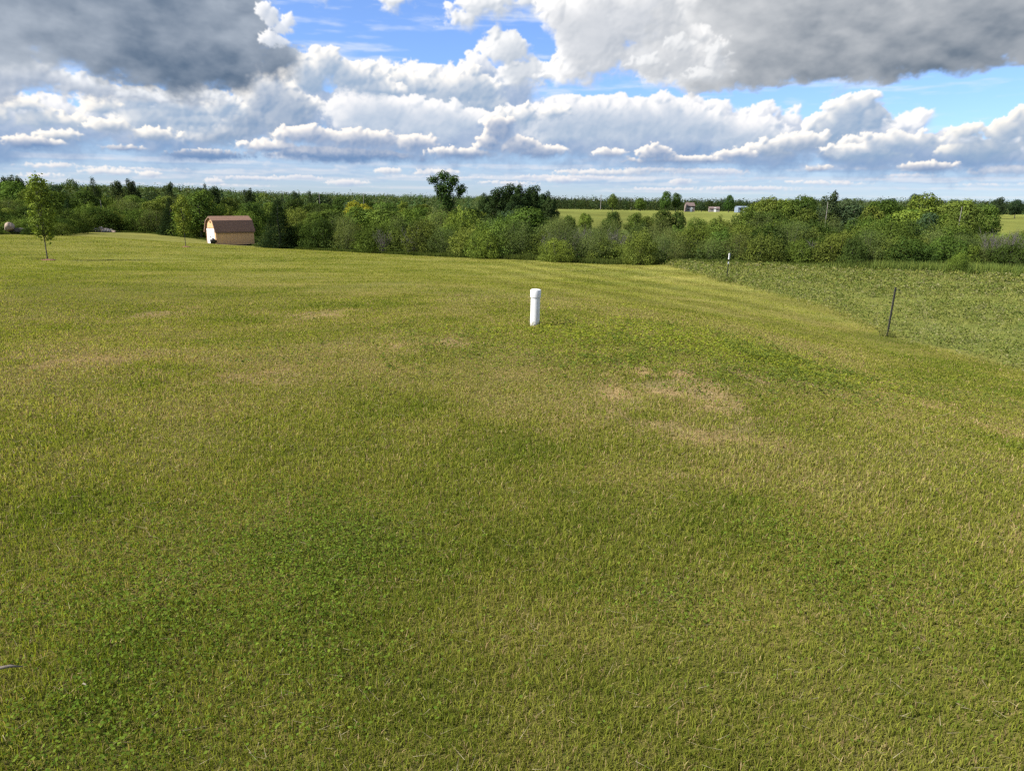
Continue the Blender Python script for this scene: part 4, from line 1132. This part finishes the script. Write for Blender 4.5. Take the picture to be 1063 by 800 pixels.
# the hedge belt: rows of shrubs, then taller trees behind
PXK=[-100,0,60,100,200,262,300,400,450,500,560,600,680,760,790,860,950,1000,1030,1063,1170]
FRONT=[222,222,226,219,218,222,226,226,229,228,231,243,244,243,240,241,245,249,253,256,258]
BACK=[188,190,191,193,197,202,204,207,211,212,215,225,226,223,209,207,211,215,227,231,234]
rows=[(1.02,0.,27,'shrub'),(1.09,.16,26,'shrub'),(1.20,.34,29,'mix'),(1.40,.54,32,'mix'),(1.68,.72,32,'tree'),(2.05,.87,30,'tree'),(2.5,1.,27,'tree')]
def region(px): return 'left of the shed' if px<235 else 'between shed and lone tree' if px<455 else 'between lone tree and meadow' if px<640 else 'beyond the hay field'
count=0
for ri,(df,fr,sp,kd) in enumerate(rows):
    px=-75+ri*9
    while px<1140:
        p_=px+random.uniform(-7,7); px+=sp*random.uniform(.75,1.2)
        if p_<225: px-=sp*.28
        hd=np.interp(p_,HEDGE[:,0],HEDGE[:,2]); ft=np.interp(p_,PXK,FRONT); bt=np.interp(p_,PXK,BACK)
        Y=hd*df+random.uniform(-.4,1.2)*(1+ri*.4)
        if ri==0 and (205<p_<272): Y+=7
        if ri==0 and p_<62: Y+=1.5
        if ri<=3 and (262<p_<308 or (ri<=2 and 160<p_<194)): continue
        top=ft+(bt-ft)*fr+random.gauss(0,4.3 if kd!='tree' else (2.8 if p_<560 else 4.5))*(1.2 if ri in (1,2) else 1)
        inmead=560<p_<792 or p_>1014
        if inmead and df>1.65: continue
        if inmead: top=max(top,224.+random.uniform(0,6))
        u=random.random(); left=p_<250
        if kd=='shrub' or (kd=='mix' and (u<.55 or inmead)):
            k='willow' if random.random()<(.42 if 250<p_<640 else .22) else 'shrub'
            wf=1.0 if not left else 1.35
            tint=('grey' if k=='willow' else random.choice(['olive','mid','mid','olive','light','dark'] if not left else ['mid','dark','mid','olive','light']))
            if inmead and 570<p_<700 and ri>0: k='willow'; tint='grey'
            nm,cat={'willow':('willow_shrub','shrub'),'shrub':('leafy_shrub','shrub')}[k]
        else:
            k=random.choice(['broadleaf']*10+['poplar']*2+['pine','spruce','spruce'] if left or p_<480 else ['broadleaf']*5+['poplar'])
            wf=1.15 if k=='broadleaf' else 1.2
            if k=='pine': top-=3
            tint=random.choice(['mid','dark','mid','olive','blue','light'] if not left else ['mid','dark','dark','blue','mid','olive'])
            if k in('spruce','pine'): tint='blue' if k=='pine' else (.022,.042,.020)
            nm,cat={'broadleaf':('broad_tree','tree'),'poplar':('poplar_tree','tree'),'pine':('pine_tree','tree'),'spruce':('spruce_tree','tree')}[k]
        hue={'grey':'grey green','olive':'olive green','mid':'mid green','light':'light green','dark':'dark green','blue':'bluish green'}.get(tint if isinstance(tint,str) else '','dark green')
        if cat=='shrub': lab='%s %s in the hedge %s'%(hue,'wispy willow shrub' if k=='willow' else 'leafy shrub',region(p_)); gr='hedge shrubs '+region(p_)
        else: lab='%s %s in the woods %s'%(hue,{'broadleaf':'broad tree','poplar':'narrow poplar','pine':'tall pine','spruce':'spruce'}[k],'behind the hedge '+region(p_)); gr='woodland trees behind the hedge '+region(p_)
        z=g1(ray(p_,210)[0]*Y,Y); H=EYE+ray(p_,top)[1]*Y-z
        if k=='shrub' and H<1.2: continue
        wf2=wf*min(1.6,max(.8,(3.9/H if cat=='shrub' else 7.5/H)**.6))
        plant(k,p_,Y,top=top,wf=wf2,tint=tint,label=lab,cat=cat,group=gr,name=nm); count+=1
print('hedge plants',count)
# distant woods: one mass, each crown a handful of leaf clumps
rs=np.random.RandomState(77); n=8000; Y=150*np.exp(rs.rand(n)**.8*math.log(1700/150.)); u=rs.uniform(-1.05,1.05,n)
Y=np.concatenate([Y,rs.uniform(385,640,2600)]); u=np.concatenate([u,rs.uniform(-.05,1.05,2600)]); X=u*Y; n=len(X)
px=CXP+u*FPX*.967
mead=((px>560)&(px<800)&(Y<400))|((px>985)&(Y<330))|((px>470)&(px<=560)&(Y<190))
open_=(px>560)&(Y<230)
k=~mead&~open_; X,Y,px=X[k],Y[k],px[k]; z=ground(X,Y)
hN=rs.uniform(7.,11.5,len(X))*np.where(px>560,.85,1.); con=rs.rand(len(X))<.10
sky_y=np.interp(px,PXK,[187,188,190,192,194,198,200,202,203,204,203,203,205,207,207,206,206,207,208,208,209])+rs.exponential(4.,len(X))-1.5
hN=np.minimum(hN*np.where(con,1.1,1.),EYE+np.array([ray(p_,q_)[1] for p_,q_ in zip(px,sky_y)])*Y-z)
k=hN>2.5; X,Y,px,z,hN,con=X[k],Y[k],px[k],z[k],hN[k],con[k]
wN=np.where(con,hN*.17,hN*rs.uniform(.30,.42,len(X)))
nq=np.where(Y<330,230,np.where(Y<700,100,34)); K=np.repeat(np.arange(len(X)),nq); d=rs.normal(size=(len(K),3)); d/=np.linalg.norm(d,axis=1)[:,None]; rr=rs.uniform(.7,1.05,len(K))*(1+.2*np.sin(d[:,0]*5+K)*np.sin(d[:,2]*6+K*1.7))
zz=d[:,2]*.46*rr; taper=np.where(con[K],np.clip((.5-zz)*1.25,.12,2),1.)
P=np.stack([X[K]+d[:,0]*wN[K]*rr*taper,Y[K]+d[:,1]*wN[K]*rr*taper,z[K]+hN[K]*(.54+zz)],1)
nn=d*1.+rs.normal(0,.35,P.shape); nn[:,2]+=.3
sz=np.where(nq[K]>100,.55,np.where(nq[K]>50,.85,1.35))*np.where(con[K],.75,1.)*rs.uniform(.6,1.3,len(K))*hN[K]/9
tc=np.where(con[:,None],np.array((.030,.048,.026)),np.array((.060,.088,.030))); tc=tc*(rs.uniform(.65,1.35,len(X))*np.where((px>540)&(Y>380),.62,1.))[:,None]*np.stack([rs.uniform(.8,1.3,len(X)),np.ones(len(X)),rs.uniform(.8,1.2,len(X))],1)
V,Q,_,C=leaf_quads(P,nn,sz,tc[K]*rs.uniform(.75,1.25,len(K))[:,None],.85)
M_far=leafmat('far_leaves',.2,.0,False)
o=link('distant_woods',mesh_np('distant_woods',V,Q,C),M_far); tag(o,'dark mixed woods stretching along the horizon','woods',kind='stuff')
# weeds filling the swampy ground between the shrubs
n=60000; a=rs.uniform(HX[0],HX[-1],n); Y=np.interp(a,HX,HEDGE[:,2])*(1.01+1.6*rs.rand(n)**2); X=a*Y; q=rs.rand(n)[:,None]
nn=rs.normal(0,.5,(n,3)); nn[:,2]+=.8
V,Q,_,C=leaf_quads(np.stack([X,Y,ground(X,Y)+rs.uniform(.0,.9,n)],1),nn,rs.uniform(.12,.30,n)*np.maximum(1,Y/70),(np.array((.035,.062,.016))*(1-q)+np.array((.075,.098,.028))*q),.6)
o=link('undergrowth',mesh_np('undergrowth',V,Q,C),M_plant); tag(o,'tangled low undergrowth between the hedge shrubs','undergrowth',kind='stuff')


# ------------------------------------------------------------------ light and sky
SUN_EL=43.; SUN_AZ=-111.    # from the left, a little behind the viewer
to=Vector((math.sin(R(SUN_AZ))*math.cos(R(SUN_EL)),math.cos(R(SUN_AZ))*math.cos(R(SUN_EL)),math.sin(R(SUN_EL))))
sd=bpy.data.lights.new('sun','SUN'); sd.energy=4.6; sd.angle=R(.53); sd.color=(1.,.945,.86)
so=bpy.data.objects.new('sun',sd); COL.objects.link(so); so.rotation_euler=to.to_track_quat('Z','Y').to_euler(); so.location=(-40,-15,60)
WS,HS=2054,360
colr,alp,_a,_e=make_sky(WS,HS,LAY)
fade=sstep(AZ0,AZ0+6,_a)*(1-sstep(AZ1-6,AZ1,_a))*(1-sstep(EL1-3,EL1-.2,_e))
px_=np.concatenate([colr*fade[...,None],(alp*fade)[...,None]],2).astype(np.float32)
img=bpy.data.images.new('cloud_field',WS,HS,alpha=True,float_buffer=True); img.colorspace_settings.name='Non-Color'; img.alpha_mode='CHANNEL_PACKED'
img.pixels.foreach_set(px_.ravel()); img.update(); img.pack()
w=bpy.data.worlds.new('World'); scene.world=w; w.use_nodes=True; t=w.node_tree; t.nodes.clear()
out=t.nodes.new('ShaderNodeOutputWorld'); bg=t.nodes.new('ShaderNodeBackground'); t.links.new(bg.outputs[0],out.inputs[0])
sky=t.nodes.new('ShaderNodeTexSky'); sky.sky_type='NISHITA'; sky.sun_disc=False; sky.sun_elevation=R(SUN_EL); sky.sun_rotation=R(SUN_AZ); sky.air_density=1.0; sky.dust_density=.4; sky.ozone_density=1.6
SKYK=.10
tc=t.nodes.new('ShaderNodeTexCoord'); sp=t.nodes.new('ShaderNodeSeparateXYZ'); t.links.new(tc.outputs['Generated'],sp.inputs[0])
azn=mathn(t,'MULTIPLY',mathn(t,'ARCTAN2',sp.outputs[0],sp.outputs[1]),180/math.pi)
eln=mathn(t,'MULTIPLY',mathn(t,'ARCSINE',sp.outputs[2]),180/math.pi)
u_=mathn(t,'DIVIDE',mathn(t,'SUBTRACT',azn,AZ0),AZ1-AZ0); v_=mathn(t,'DIVIDE',mathn(t,'SUBTRACT',eln,EL0),EL1-EL0)
cb=t.nodes.new('ShaderNodeCombineXYZ'); t.links.new(u_,cb.inputs[0]); t.links.new(v_,cb.inputs[1])
it=t.nodes.new('ShaderNodeTexImage'); it.image=img; it.extension='CLIP'; it.interpolation='Cubic'; t.links.new(cb.outputs[0],it.inputs[0])
# broken cloud for the rest of the sky
dv=mathn(t,'ADD',mathn(t,'MAXIMUM',sp.outputs[2],0.),.12); c2=t.nodes.new('ShaderNodeCombineXYZ')
t.links.new(mathn(t,'DIVIDE',sp.outputs[0],dv),c2.inputs[0]); t.links.new(mathn(t,'DIVIDE',sp.outputs[1],dv),c2.inputs[1])
cf=noise(t,1.3,8.,.55,vec=c2.outputs[0]); away=mathn(t,'SUBTRACT',1.,ramp(t,mathn(t,'ABSOLUTE',azn),50.,60.,1.,0.),clamp=True)
hi=ramp(t,eln,15.,20.); oth=mathn(t,'MAXIMUM',away,hi)
ca=mathn(t,'MULTIPLY',mathn(t,'MULTIPLY',ramp(t,cf,.44,.56),oth),.9)
CK=.50       # white cloud radiance at the scene's exposure
skc=mixc(t,'MULTIPLY',1.,sky.outputs[0],(SKYK*.48,SKYK*.63,SKYK*.95,1))
base=mixc(t,'MIX',ca,skc,mixc(t,'MIX',ramp(t,cf,.56,.72),(.85*CK,.87*CK,.90*CK,1),(.38*CK,.43*CK,.50*CK,1)))
fr=mixc(t,'MULTIPLY',1.,base,(1,1,1,1))
inv=mathn(t,'SUBTRACT',1.,it.outputs['Alpha'])
vm=t.nodes.new('ShaderNodeVectorMath'); vm.operation='SCALE'; t.links.new(base,vm.inputs[0]); t.links.new(inv,vm.inputs['Scale'])
v2=t.nodes.new('ShaderNodeVectorMath'); v2.operation='SCALE'; t.links.new(it.outputs['Color'],v2.inputs[0]); v2.inputs['Scale'].default_value=CK
va=t.nodes.new('ShaderNodeVectorMath'); va.operation='ADD'; t.links.new(vm.outputs[0],va.inputs[0]); t.links.new(v2.outputs[0],va.inputs[1])
t.links.new(va.outputs[0],bg.inputs['Color']); bg.inputs['Strength'].default_value=1.
w.cycles.sampling_method='MANUAL'; w.cycles.sample_map_resolution=1024

# ------------------------------------------------------------------ render
scene.render.engine='CYCLES'; cy=scene.cycles
cy.max_bounces=6; cy.diffuse_bounces=3; cy.glossy_bounces=2; cy.transmission_bounces=3; cy.transparent_max_bounces=4; cy.caustics_reflective=False; cy.caustics_refractive=False
cy.use_denoising=False; cy.sample_clamp_indirect=6.; cy.use_adaptive_sampling=True; cy.adaptive_threshold=.015
cy.pixel_filter_type='BLACKMAN_HARRIS'; cy.filter_width=1.4
vs=scene.view_settings; vs.view_transform='Standard'; vs.look='None'; vs.exposure=1.07; vs.gamma=1.; vs.use_curve_mapping=False
scene.display_settings.display_device='sRGB'
print('script seconds',round(time.time()-T_START,1))
